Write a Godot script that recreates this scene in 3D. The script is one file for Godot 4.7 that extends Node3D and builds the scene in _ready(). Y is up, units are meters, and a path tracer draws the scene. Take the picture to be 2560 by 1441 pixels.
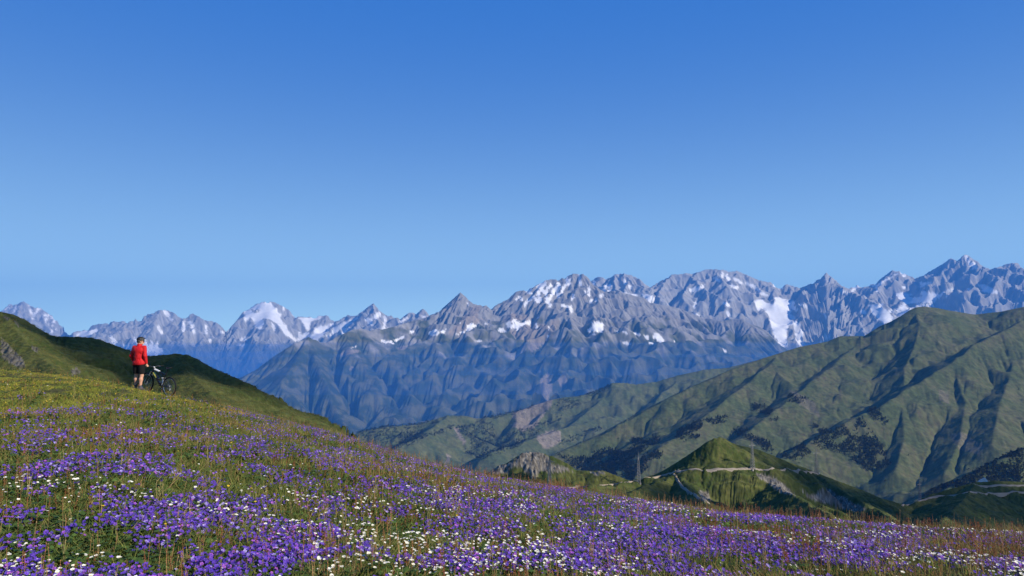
extends Node3D
# An alpine meadow in flower, a cyclist on its brow, green ridges and a snowy range behind.
# Camera at the origin of the plan, looking along -z. Real distances in metres.

const FPX := 1849.0          # focal length in photograph pixels (2560 wide)
const PITCH := 0.0803        # the lens looks 4.6 degrees up
const EYE := 1.55
var CP := cos(PITCH)
var SP := sin(PITCH)
var SUN_DIR := Vector3.ZERO  # towards the sun
var rng := RandomNumberGenerator.new()
var taken := {}

func _ready():
	rng.seed = 20240
	sky_sun_camera()
	make_land()
	make_meadow_plants()
	make_things()

# ------------------------------------------------------------------ camera, sky, sun
func sky_sun_camera():
	var cam := Camera3D.new()
	cam.name = "camera"
	cam.fov = rad_to_deg(2.0 * atan(720.5 / FPX))
	cam.near = 0.1
	cam.far = 120000.0
	add_child(cam)
	cam.position = Vector3(0, EYE, 0)
	cam.rotation = Vector3(PITCH, 0, 0)
	cam.current = true
	var sun := DirectionalLight3D.new()
	sun.name = "sun"
	sun.light_color = Color(1.0, 0.955, 0.88)
	sun.light_energy = 1.6
	sun.light_angular_distance = 0.53
	sun.shadow_enabled = true
	sun.directional_shadow_max_distance = 400.0
	add_child(sun)
	var az := deg_to_rad(118.0)
	var el := deg_to_rad(31.0)
	SUN_DIR = Vector3(cos(el) * sin(az), sin(el), -cos(el) * cos(az))
	sun.look_at_from_position(SUN_DIR * 100.0, Vector3.ZERO, Vector3.UP)
	var sm := ProceduralSkyMaterial.new()
	sm.sky_top_color = Color(0.13, 0.37, 0.675)
	sm.sky_horizon_color = Color(0.82, 1.0, 1.02)
	sm.sky_curve = 0.092
	sm.ground_horizon_color = Color(0.46, 0.58, 0.72)
	sm.ground_bottom_color = Color(0.20, 0.24, 0.20)
	sm.sun_angle_max = 3.0
	sm.sun_curve = 0.05
	var sky := Sky.new()
	sky.sky_material = sm
	var env := Environment.new()
	env.background_mode = Environment.BG_SKY
	env.sky = sky
	env.tonemap_mode = Environment.TONE_MAPPER_LINEAR
	env.tonemap_exposure = 1.45
	env.fog_enabled = true
	env.fog_density = 0.000026
	env.fog_light_color = Color(0.31, 0.62, 1.0)
	env.volumetric_fog_enabled = true
	env.volumetric_fog_density = 0.0
	env.sdfgi_enabled = true
	env.ssao_enabled = true
	env.ssil_enabled = true
	var we := WorldEnvironment.new()
	we.name = "air"
	we.environment = env
	add_child(we)

# ------------------------------------------------------------------ small helpers
func slope_of(px: float, py: float) -> Vector2:
	# bearing x/depth and rise y/depth of a point of the photograph
	var cx := (px - 1280.0) / FPX
	var cy := (720.5 - py) / FPX
	var d := CP - cy * SP
	return Vector2(cx / d, (cy * CP + SP) / d)

func photo_of(a: float, e: float) -> Vector2:
	var d := CP + e * SP
	return Vector2(1280.0 + FPX * a / d, 720.5 - FPX * (e * CP - SP) / d)

func at(px: float, py: float, depth: float) -> Vector3:
	var s := slope_of(px, py)
	return Vector3(s.x * depth, EYE + s.y * depth, -depth)

func fbm(sd: int, wavelength: float, octaves := 4, ridged := false) -> FastNoiseLite:
	var n := FastNoiseLite.new()
	n.seed = sd
	n.noise_type = FastNoiseLite.TYPE_SIMPLEX_SMOOTH
	n.frequency = 1.0 / wavelength
	n.fractal_type = FastNoiseLite.FRACTAL_RIDGED if ridged else FastNoiseLite.FRACTAL_FBM
	n.fractal_octaves = octaves
	return n

func hash1(i: int) -> float:
	var v := sin(float(i) * 127.1 + 11.7) * 43758.5453
	return v - floor(v)

func numbered(called: String) -> String:
	if not taken.has(called):
		taken[called] = 0
		return called
	taken[called] += 1
	return "%s_%03d" % [called, taken[called]]

func tag(o: Node3D, label: String, category: String, group := "", kind := ""):
	if label: o.set_meta("label", label)
	if category: o.set_meta("category", category)
	if group: o.set_meta("group", group)
	if kind: o.set_meta("kind", kind)

func thing(called: String, label: String, category: String, pos := Vector3.ZERO, group := "") -> Node3D:
	var o := Node3D.new()
	o.name = numbered(called)
	add_child(o, true)
	o.position = pos
	tag(o, label, category, group)
	return o

func part(called: String, mesh: Mesh, mat: Material, parent: Node) -> MeshInstance3D:
	var o := MeshInstance3D.new()
	o.name = called
	o.mesh = mesh
	o.material_override = mat
	parent.add_child(o, true)
	return o

func solid(c: Color, rough := 0.9, spec := 0.3) -> StandardMaterial3D:
	# c is the linear base colour
	var m := StandardMaterial3D.new()
	m.albedo_color = c.linear_to_srgb()
	m.roughness = rough
	m.metallic_specular = spec
	return m

func painted(rough := 0.95, spec := 0.2) -> StandardMaterial3D:
	var m := StandardMaterial3D.new()
	m.vertex_color_use_as_albedo = true
	m.roughness = rough
	m.metallic_specular = spec
	return m

func ground_mat(metres: float, dark: float, relief_cm: float, sd := 5) -> StandardMaterial3D:
	# vertex colours broken up by a grain of the given size, with relief to match
	var m := painted()
	var n := FastNoiseLite.new()
	n.seed = sd
	n.frequency = 0.012
	n.fractal_octaves = 6
	n.fractal_gain = 0.62
	var t := NoiseTexture2D.new()
	t.width = 1024
	t.height = 1024
	t.seamless = true
	t.noise = n
	var g := Gradient.new()
	g.set_color(0, Color(dark, dark, dark))
	g.set_color(1, Color.WHITE)
	t.color_ramp = g
	m.albedo_texture = t
	m.uv1_triplanar = true
	m.uv1_world_triplanar = true
	m.uv1_scale = Vector3.ONE / metres
	if relief_cm > 0.0:
		m.heightmap_enabled = true
		m.heightmap_texture = t
		m.heightmap_scale = relief_cm
	return m

# ------------------------------------------------------------------ terrain
# A hill or range is a height sheet whose rows follow its crest. Ridges are polylines (photo x, photo y, depth);
# ground falls away from every ridge, rain carves it, then it is coloured by what grows or lies there.
func polyline_at(p: PackedVector3Array, x: float) -> Vector3:
	var n := p.size()
	if x <= p[0].x: return p[0]
	if x >= p[n - 1].x: return p[n - 1]
	var lo := 0
	var hi := n - 1
	while hi - lo > 1:
		var m := (lo + hi) >> 1
		if p[m].x <= x: lo = m
		else: hi = m
	return p[lo].lerp(p[hi], (x - p[lo].x) / maxf(p[hi].x - p[lo].x, 1e-9))

func crest_slopes(c: Array, depths: Array) -> PackedVector3Array:
	# flat list px, py -> (bearing, rise, depth), the depth read from [px, depth, px, depth ...]
	var dp := PackedVector3Array()
	for i in range(0, depths.size(), 2):
		dp.append(Vector3(depths[i], depths[i + 1], 0))
	var out := PackedVector3Array()
	for i in range(0, c.size(), 2):
		var s := slope_of(c[i], c[i + 1])
		out.append(Vector3(s.x, s.y, polyline_at(dp, c[i]).y))
	return out

func build_hill(c: Dictionary) -> Dictionary:
	var nx: int = c.nx
	var nz: int = c.nz
	var n := nx * nz
	var crest: PackedVector3Array = c.crest
	var wig: float = c.get("wiggle", 0.0)
	var a0: float = slope_of(c.px0, 869).x
	var a1: float = slope_of(c.px1, 869).x
	var da := (a1 - a0) / (nx - 1)
	var front: float = c.front
	var dz: float = (c.front + c.back) / (nz - 1)
	var nw := fbm(c.seed + 1, c.scale * 1.0, 3)
	var dc := PackedFloat32Array()
	var ec := PackedFloat32Array()
	dc.resize(nx)
	ec.resize(nx)
	for j in nx:
		var q := polyline_at(crest, a0 + da * j)
		dc[j] = q.z
		ec[j] = q.y
	var xs := PackedFloat32Array()
	var ds := PackedFloat32Array()
	var h := PackedFloat32Array()
	xs.resize(n)
	ds.resize(n)
	h.resize(n)
	var flo: float = c.floor
	for i in nz:
		for j in nx:
			var d := dc[j] - front + dz * i
			var k := i * nx + j
			ds[k] = d
			xs[k] = (a0 + da * j) * d
			h[k] = flo
	# ridges as segments: x0, depth0, y0, x1, depth1, y1, steepness
	var segs := []
	var prev := Vector3.ZERO
	for i in crest.size():
		var q := crest[i]
		var d := q.z + (hash1(i * 7 + c.seed) - 0.5) * 2.0 * wig
		var p := Vector3(q.x * d, EYE + q.y * d, d)
		if i > 0: segs.append([prev, p, c.steep])
		prev = p
	for r in c.get("ridges", []):
		var pts: Array = r.p
		for i in range(0, pts.size(), 3):
			var s := slope_of(pts[i], pts[i + 1])
			var d: float = pts[i + 2]
			var p := Vector3(s.x * d, EYE + s.y * d, d)
			if i > 0: segs.append([prev, p, r.get("steep", c.steep)])
			prev = p
	# spurs leave the crest towards the valley
	var spurs: Dictionary = c.get("spurs", {})
	if spurs:
		var rr := RandomNumberGenerator.new()
		rr.seed = c.seed
		var nseg := segs.size()
		var walked := 0.0
		var next_at: float = spurs.every * 0.5
		for si in nseg:
			var s0: Vector3 = segs[si][0]
			var s1: Vector3 = segs[si][1]
			walked += Vector2(s1.x - s0.x, s1.z - s0.z).length()
			if walked < next_at: continue
			next_at += spurs.every * rr.randf_range(0.6, 1.4)
			var p: Vector3 = s0
			var dir := Vector2(rr.randf_range(-0.7, 0.7), -1.0).normalized()
			var len_all: float = spurs.length * rr.randf_range(0.5, 1.2)
			var fall: float = spurs.fall * rr.randf_range(0.8, 1.25)
			p.y -= len_all * 0.04 * rr.randf()
			var step := len_all / 6.0
			for q in 6:
				dir = dir.rotated(rr.randf_range(-0.2, 0.2))
				if dir.y > -0.4: dir = Vector2(dir.x, -0.6).normalized()
				var p2 := Vector3(p.x + dir.x * step, p.y - fall * step * rr.randf_range(0.85, 1.15), p.z + dir.y * step)
				segs.append([p, p2, c.steep * 1.05])
				p = p2
	var reach: float = c.reach
	var warp: float = c.get("warp", 0.3)
	var warped := PackedFloat32Array()
	warped.resize(n)
	for k in n:
		warped[k] = 1.0 + warp * nw.get_noise_2d(xs[k], ds[k] * 1.6) * 2.0
	var bend: float = c.get("bend", 0.3)
	# every cell takes the ridge that stands highest over it: ridges are set down on the sheet, then handed from cell to cell
	var sd := PackedFloat32Array()
	sd.resize(segs.size() * 8)
	var sid := PackedInt32Array()
	sid.resize(n)
	sid.fill(-1)
	for si in segs.size():
		var p0: Vector3 = segs[si][0]
		var p1: Vector3 = segs[si][1]
		var e := p1 - p0
		var vals := [p0.x, p0.z, p0.y, e.x, e.z, e.y, maxf(e.x * e.x + e.z * e.z, 1e-6), segs[si][2]]
		for q in 8:
			sd[si * 8 + q] = vals[q]
		var steps := int(maxf(absf(e.x) / (da * p0.z), absf(e.z) / dz) * 1.5) + 1
		for q in steps + 1:
			var p := p0 + e * (float(q) / steps)
			var j := int(round((p.x / p.z - a0) / da))
			if j < 0 or j >= nx: continue
			var i := int(round((p.z - dc[j] + front) / dz))
			if i < 0 or i >= nz: continue
			var k := i * nx + j
			if p.y > h[k]:
				h[k] = p.y
				sid[k] = si
	var br := bend / reach
	for turn in 2:
		for way in 4:
			var di := 1 if way < 2 else -1
			var dj := 1 if way % 2 == 0 else -1
			var i := 1 if di > 0 else nz - 2
			while i > 0 and i < nz - 1:
				var j := 1 if dj > 0 else nx - 2
				while j > 0 and j < nx - 1:
					var k := i * nx + j
					var own := sid[k]
					var ka := k - dj
					for q in 3:
						if q == 1: ka = k - di * nx
						elif q == 2: ka = k - di * nx - dj
						var s := sid[ka]
						if s == own or s < 0: continue
						var o := s * 8
						var qx := xs[k] - sd[o]
						var qz := ds[k] - sd[o + 1]
						var t := clampf((qx * sd[o + 3] + qz * sd[o + 4]) / sd[o + 6], 0.0, 1.0)
						qx -= sd[o + 3] * t
						qz -= sd[o + 4] * t
						var dist := sqrt(qx * qx + qz * qz) * warped[k]
						var y := sd[o + 2] + sd[o + 5] * t - sd[o + 7] * dist / (1.0 + br * dist)
						if y > h[k]:
							h[k] = y
							sid[k] = s
							own = s
					j += dj
				i += di
	for k in n:
		# settle each cell on the ridge it has ended up with
		var s := sid[k]
		if s < 0: continue
		var o := s * 8
		var qx := xs[k] - sd[o]
		var qz := ds[k] - sd[o + 1]
		var t := clampf((qx * sd[o + 3] + qz * sd[o + 4]) / sd[o + 6], 0.0, 1.0)
		qx -= sd[o + 3] * t
		qz -= sd[o + 4] * t
		var dist := sqrt(qx * qx + qz * qz) * warped[k]
		h[k] = maxf(flo, sd[o + 2] + sd[o + 5] * t - sd[o + 7] * dist / (1.0 + br * dist))
	for j in nx:
		h[j] = h[nx + j]
		h[(nz - 1) * nx + j] = h[(nz - 2) * nx + j]
	for i in nz:
		h[i * nx] = h[i * nx + 1]
		h[i * nx + nx - 1] = h[i * nx + nx - 2]
	# uneven ground, none on the crest line itself
	var n1 := fbm(c.seed + 2, c.scale * 0.5, 5, c.get("rocky", true))
	var rough: float = c.rough
	for i in nz:
		for j in nx:
			var k := i * nx + j
			var w: float = clampf(absf(dz * i - front) / (c.scale * 0.35), 0.0, 1.0)
			h[k] += n1.get_noise_2d(xs[k], ds[k]) * rough * w
	soften(h, nx, nz, int(c.get("soft_first", 0)), c.get("soft_below", 0.0))
	if c.erode > 0:
		erode(h, xs, ds, nx, nz, c.erode, c.cut, c.talus)
	soften(h, nx, nz, int(c.get("soft", 0)), c.get("soft_below", 0.0))
	# bring the skyline back to where it is seen
	var ns := fbm(c.seed + 5, c.get("jag_px", 9.0), 3)
	var jag: float = c.get("jag", 0.0)
	for j in nx * 2:
		j = j % nx
		var a := a0 + da * j
		var best := -9.0
		var top := 0
		for i in nz:
			var k := i * nx + j
			var e := (h[k] - EYE) / ds[k]
			if e > best:
				best = e
				top = i
		var want: float = ec[j] + jag * ns.get_noise_1d(a * FPX) / FPX
		var diff := want - best
		for i in nz:
			var k := i * nx + j
			var off: float = dz * (i - top) / (c.scale * c.get("fix", 0.8))
			h[k] += diff * ds[k] * exp(-off * off)
	var n2 := fbm(c.seed + 3, c.scale * 0.09, 4, c.get("rocky", true))
	var fine: float = c.get("fine", 0.0)
	var pos := PackedVector3Array()
	pos.resize(n)
	for k in n:
		pos[k] = Vector3(xs[k], h[k] + fine * (0.35 if h[k] < c.get("soft_below", -9000.0) else 1.0) * n2.get_noise_2d(xs[k], ds[k]), -ds[k])
	if c.has("after"): c.after.call(pos, nx, nz)
	var g := {"pos": pos, "nx": nx, "nz": nz, "a0": a0, "da": da, "dc": dc, "front": front, "dz": dz}
	g.nor = sheet_normals(pos, nx, nz)
	return g

func soften(h: PackedFloat32Array, nx: int, nz: int, turns: int, below: float):
	# turf and scree lie smoother than rock
	for turn in turns:
		for i in range(1, nz - 1):
			for j in range(1, nx - 1):
				var k := i * nx + j
				var wt := clampf((below - h[k]) / 300.0, 0.0, 0.6)
				if wt > 0.0:
					h[k] += wt * ((h[k - 1] + h[k + 1] + h[k - nx] + h[k + nx]) * 0.25 - h[k])

func sheet_normals(pos: PackedVector3Array, nx: int, nz: int) -> PackedVector3Array:
	var nor := PackedVector3Array()
	nor.resize(nx * nz)
	for i in nz:
		var iu := mini(i + 1, nz - 1)
		var il := maxi(i - 1, 0)
		for j in nx:
			var u := pos[i * nx + mini(j + 1, nx - 1)] - pos[i * nx + maxi(j - 1, 0)]
			var v := pos[iu * nx + j] - pos[il * nx + j]
			nor[i * nx + j] = u.cross(v).normalized()
	return nor

func erode(h: PackedFloat32Array, xs: PackedFloat32Array, ds: PackedFloat32Array, nx: int, nz: int, turns: int, cut: float, talus: float):
	# running water: every cell drains to its lowest neighbour; the more it carries the faster it cuts
	var n := nx * nz
	var step := [1, nx, nx + 1, nx - 1]
	var dist := []
	for q in 4:
		var dd := PackedFloat32Array()
		dd.resize(n)
		for k in n:
			var m: int = k + step[q]
			if m < n:
				var u := xs[m] - xs[k]
				var v := ds[m] - ds[k]
				dd[k] = sqrt(u * u + v * v)
		dist.append(dd)
	var d1: PackedFloat32Array = dist[0]
	var d2: PackedFloat32Array = dist[1]
	var d3: PackedFloat32Array = dist[2]
	var d4: PackedFloat32Array = dist[3]
	var rec := PackedInt32Array()
	var rd := PackedFloat32Array()
	var area := PackedFloat32Array()
	var order := PackedInt32Array()
	rec.resize(n)
	rd.resize(n)
	area.resize(n)
	order.resize(n)
	var nb := 8192
	for turn in turns:
		var lo := 1e9
		var hi := -1e9
		for k in n:
			lo = minf(lo, h[k])
			hi = maxf(hi, h[k])
		var f := (nb - 1) / maxf(hi - lo, 1e-6)
		var count := PackedInt32Array()
		count.resize(nb + 1)
		for k in n:
			count[int((h[k] - lo) * f) + 1] += 1
		for b in nb:
			count[b + 1] += count[b]
		for k in n:
			var b := int((h[k] - lo) * f)
			order[count[b]] = k
			count[b] += 1
		area.fill(1.0)
		for i in nz:
			for j in nx:
				var k := i * nx + j
				rec[k] = -1
				if i == 0 or j == 0 or i == nz - 1 or j == nx - 1: continue
				var y := h[k]
				var best := 0.0
				var s := (y - h[k + 1]) / d1[k]
				if s > best:
					best = s
					rec[k] = k + 1
					rd[k] = d1[k]
				s = (y - h[k - 1]) / d1[k - 1]
				if s > best:
					best = s
					rec[k] = k - 1
					rd[k] = d1[k - 1]
				s = (y - h[k + nx]) / d2[k]
				if s > best:
					best = s
					rec[k] = k + nx
					rd[k] = d2[k]
				s = (y - h[k - nx]) / d2[k - nx]
				if s > best:
					best = s
					rec[k] = k - nx
					rd[k] = d2[k - nx]
				s = (y - h[k + nx + 1]) / d3[k]
				if s > best:
					best = s
					rec[k] = k + nx + 1
					rd[k] = d3[k]
				s = (y - h[k - nx - 1]) / d3[k - nx - 1]
				if s > best:
					best = s
					rec[k] = k - nx - 1
					rd[k] = d3[k - nx - 1]
				s = (y - h[k + nx - 1]) / d4[k]
				if s > best:
					best = s
					rec[k] = k + nx - 1
					rd[k] = d4[k]
				s = (y - h[k - nx + 1]) / d4[k - nx + 1]
				if s > best:
					best = s
					rec[k] = k - nx + 1
					rd[k] = d4[k - nx + 1]
		for q in range(n - 1, -1, -1):
			var k := order[q]
			if rec[k] >= 0: area[rec[k]] += area[k]
		for q in n:
			var k := order[q]
			var r := rec[k]
			if r < 0: continue
			var ff := cut * sqrt(area[k])
			var y := (h[k] + ff * h[r]) / (1.0 + ff)
			if y - h[r] > talus * rd[k]:
				y = h[r] + talus * rd[k] + (y - h[r] - talus * rd[k]) * 0.6
			h[k] = y

func sheet_mesh(g: Dictionary, colors: PackedColorArray) -> ArrayMesh:
	var nx: int = g.nx
	var nz: int = g.nz
	var idx := PackedInt32Array()
	idx.resize((nx - 1) * (nz - 1) * 6)
	var w := 0
	for i in nz - 1:
		for j in nx - 1:
			var k := i * nx + j
			idx[w] = k
			idx[w + 1] = k + nx
			idx[w + 2] = k + 1
			idx[w + 3] = k + 1
			idx[w + 4] = k + nx
			idx[w + 5] = k + nx + 1
			w += 6
	var arr := []
	arr.resize(Mesh.ARRAY_MAX)
	arr[Mesh.ARRAY_VERTEX] = g.pos
	arr[Mesh.ARRAY_NORMAL] = g.nor
	arr[Mesh.ARRAY_COLOR] = colors
	arr[Mesh.ARRAY_INDEX] = idx
	var m := ArrayMesh.new()
	m.add_surface_from_arrays(Mesh.PRIMITIVE_TRIANGLES, arr)
	return m

func land(called: String, mesh: Mesh, mat: Material) -> MeshInstance3D:
	var o := part(numbered(called), mesh, mat, self)
	o.set_meta("kind", "structure")
	return o

# ------------------------------------------------------------------ what lies where, read off the photograph
# A patch map covers the photograph at half size; a patch is an outline or a stroke in the coordinates of a detail (origin, scale).
const MW := 1280
const MY := 600
const MH := 380

func new_map() -> PackedByteArray:
	var m := PackedByteArray()
	m.resize(MW * MH)
	return m

func patch(map: PackedByteArray, ox: float, oy: float, s: float, pts: Array, value := 255):
	var poly := PackedVector2Array()
	var lo := Vector2(1e9, 1e9)
	var hi := -lo
	for i in range(0, pts.size(), 2):
		var p := Vector2((ox + pts[i] / s) * 0.5, (oy + pts[i + 1] / s - MY) * 0.5)
		poly.append(p)
		lo = lo.min(p)
		hi = hi.max(p)
	for y in range(maxi(int(lo.y), 0), mini(int(hi.y) + 2, MH)):
		for x in range(maxi(int(lo.x), 0), mini(int(hi.x) + 2, MW)):
			if Geometry2D.is_point_in_polygon(Vector2(x + 0.5, y + 0.5), poly):
				map[y * MW + x] = value

func stroke(map: PackedByteArray, ox: float, oy: float, s: float, width: float, pts: Array, value := 255):
	for i in range(0, pts.size() - 2, 2):
		var p := Vector2((ox + pts[i] / s) * 0.5, (oy + pts[i + 1] / s - MY) * 0.5)
		var q := Vector2((ox + pts[i + 2] / s) * 0.5, (oy + pts[i + 3] / s - MY) * 0.5)
		var steps := int(p.distance_to(q) * 2.0) + 1
		var r := width * 0.25
		for k in steps + 1:
			var c := p.lerp(q, float(k) / steps)
			for y in range(maxi(int(c.y - r), 0), mini(int(c.y + r) + 1, MH)):
				for x in range(maxi(int(c.x - r), 0), mini(int(c.x + r) + 1, MW)):
					map[y * MW + x] = value

func look(map: PackedByteArray, p: Vector2) -> float:
	# smooth reading of the map, 0 to 1
	var x := p.x * 0.5 - 0.5
	var y := (p.y - MY) * 0.5 - 0.5
	var xi := int(floor(x))
	var yi := int(floor(y))
	if xi < 0 or yi < 0 or xi >= MW - 1 or yi >= MH - 1: return 0.0
	var fx := x - xi
	var fy := y - yi
	var k := yi * MW + xi
	return lerpf(lerpf(map[k], map[k + 1], fx), lerpf(map[k + MW], map[k + MW + 1], fx), fy) / 255.0

func mixc(a: Color, b: Color, t: float) -> Color:
	return a.lerp(b, clampf(t, 0.0, 1.0))

# ------------------------------------------------------------------ the land
var meadow_line := PackedVector3Array()   # bearing, rise, depth of the meadow's brow
var bump := fbm(77, 3.2, 3)
var hill_mid := {}
var hill_spur := {}
var hill_near := {}
var hill_left := {}

func brow(a: float) -> Vector3:
	var q := Vector3.ZERO
	for k in 5:
		q += polyline_at(meadow_line, a + (k - 2) * 0.022)
	return q / 5.0

func meadow_y(x: float, z: float) -> float:
	var d := maxf(-z, 0.5)
	var b := brow(clampf(x / d, -1.4, 1.4))
	var u := 1.0 - d / b.z
	var y := EYE + b.y * d - EYE * u * u
	return y + bump.get_noise_2d(x, z) * 0.07 * clampf(1.0 - d / 60.0, 0.0, 1.0)

func meadow_table():
	var t := [-400, 900, 46, 0, 922, 36, 150, 936, 32, 330, 966, 27.6, 360, 977, 27, 440, 992, 26, 540, 1015, 25, 640, 1040, 23, 860, 1095, 20, 1000, 1138, 18, 1150, 1180, 16.5, 1300, 1203, 15.5, 1500, 1240, 14, 1800, 1282, 12.5, 2200, 1318, 11, 2560, 1340, 10, 3000, 1370, 9]
	for i in range(0, t.size(), 3):
		var s := slope_of(t[i], t[i + 1] + (0.13 if t[i + 2] < 20 else 0.06) * FPX / t[i + 2])
		meadow_line.append(Vector3(s.x, s.y, t[i + 2]))

func make_land():
	meadow_table()
	# the six sheets are worked out side by side, then set down one after the other
	var jobs := []
	for f in [far_range, dark_massif, green_ridge, near_hills, wooded_spur, left_hill]:
		var t := Thread.new()
		t.start(f)
		jobs.append(t)
	var made := []
	for t in jobs:
		made.append(t.wait_to_finish())
	# size of the pattern in metres, darkest grain, relief in centimetres
	var grain := [[2600.0, 0.82, 2200.0], [2000.0, 0.78, 1300.0], [520.0, 0.52, 170.0], [60.0, 0.52, 40.0], [620.0, 0.55, 220.0], [28.0, 0.5, 22.0]]
	for k in made.size():
		var m: Dictionary = made[k]
		land(m.name, sheet_mesh(m.sheet, m.colors), ground_mat(grain[k][0], grain[k][1], grain[k][2], k))
	hill_mid = made[2].sheet
	hill_near = made[3].sheet
	hill_spur = made[4].sheet
	hill_left = made[5].sheet
	tracks()
	meadow_ground()
	valley_floor()

func valley_floor():
	# haze lies in the deep valley between the green ridge and the range
	for top in [-600.0, -350.0, -120.0, 90.0]:
		var fm := FogMaterial.new()
		fm.albedo = Color(0.30, 0.60, 1.0)
		fm.density = 0.000028
		var fv := FogVolume.new()
		fv.name = "valley_haze"
		fv.shape = RenderingServer.FOG_VOLUME_SHAPE_BOX
		fv.size = Vector3(50000, top + 2080.0, 22000)
		fv.material = fm
		tag(fv, "blue haze lying in the deep valley below the snowy range", "haze", "", "stuff")
		add_child(fv, true)
		fv.position = Vector3(0, (top - 2080.0) * 0.5, -20500)
	var pm := PlaneMesh.new()
	pm.size = Vector2(56000, 40000)
	var o := land("valley_ground", pm, solid(Color(0.07, 0.09, 0.045)))
	o.position = Vector3(0, -2100, -15500)

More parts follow.
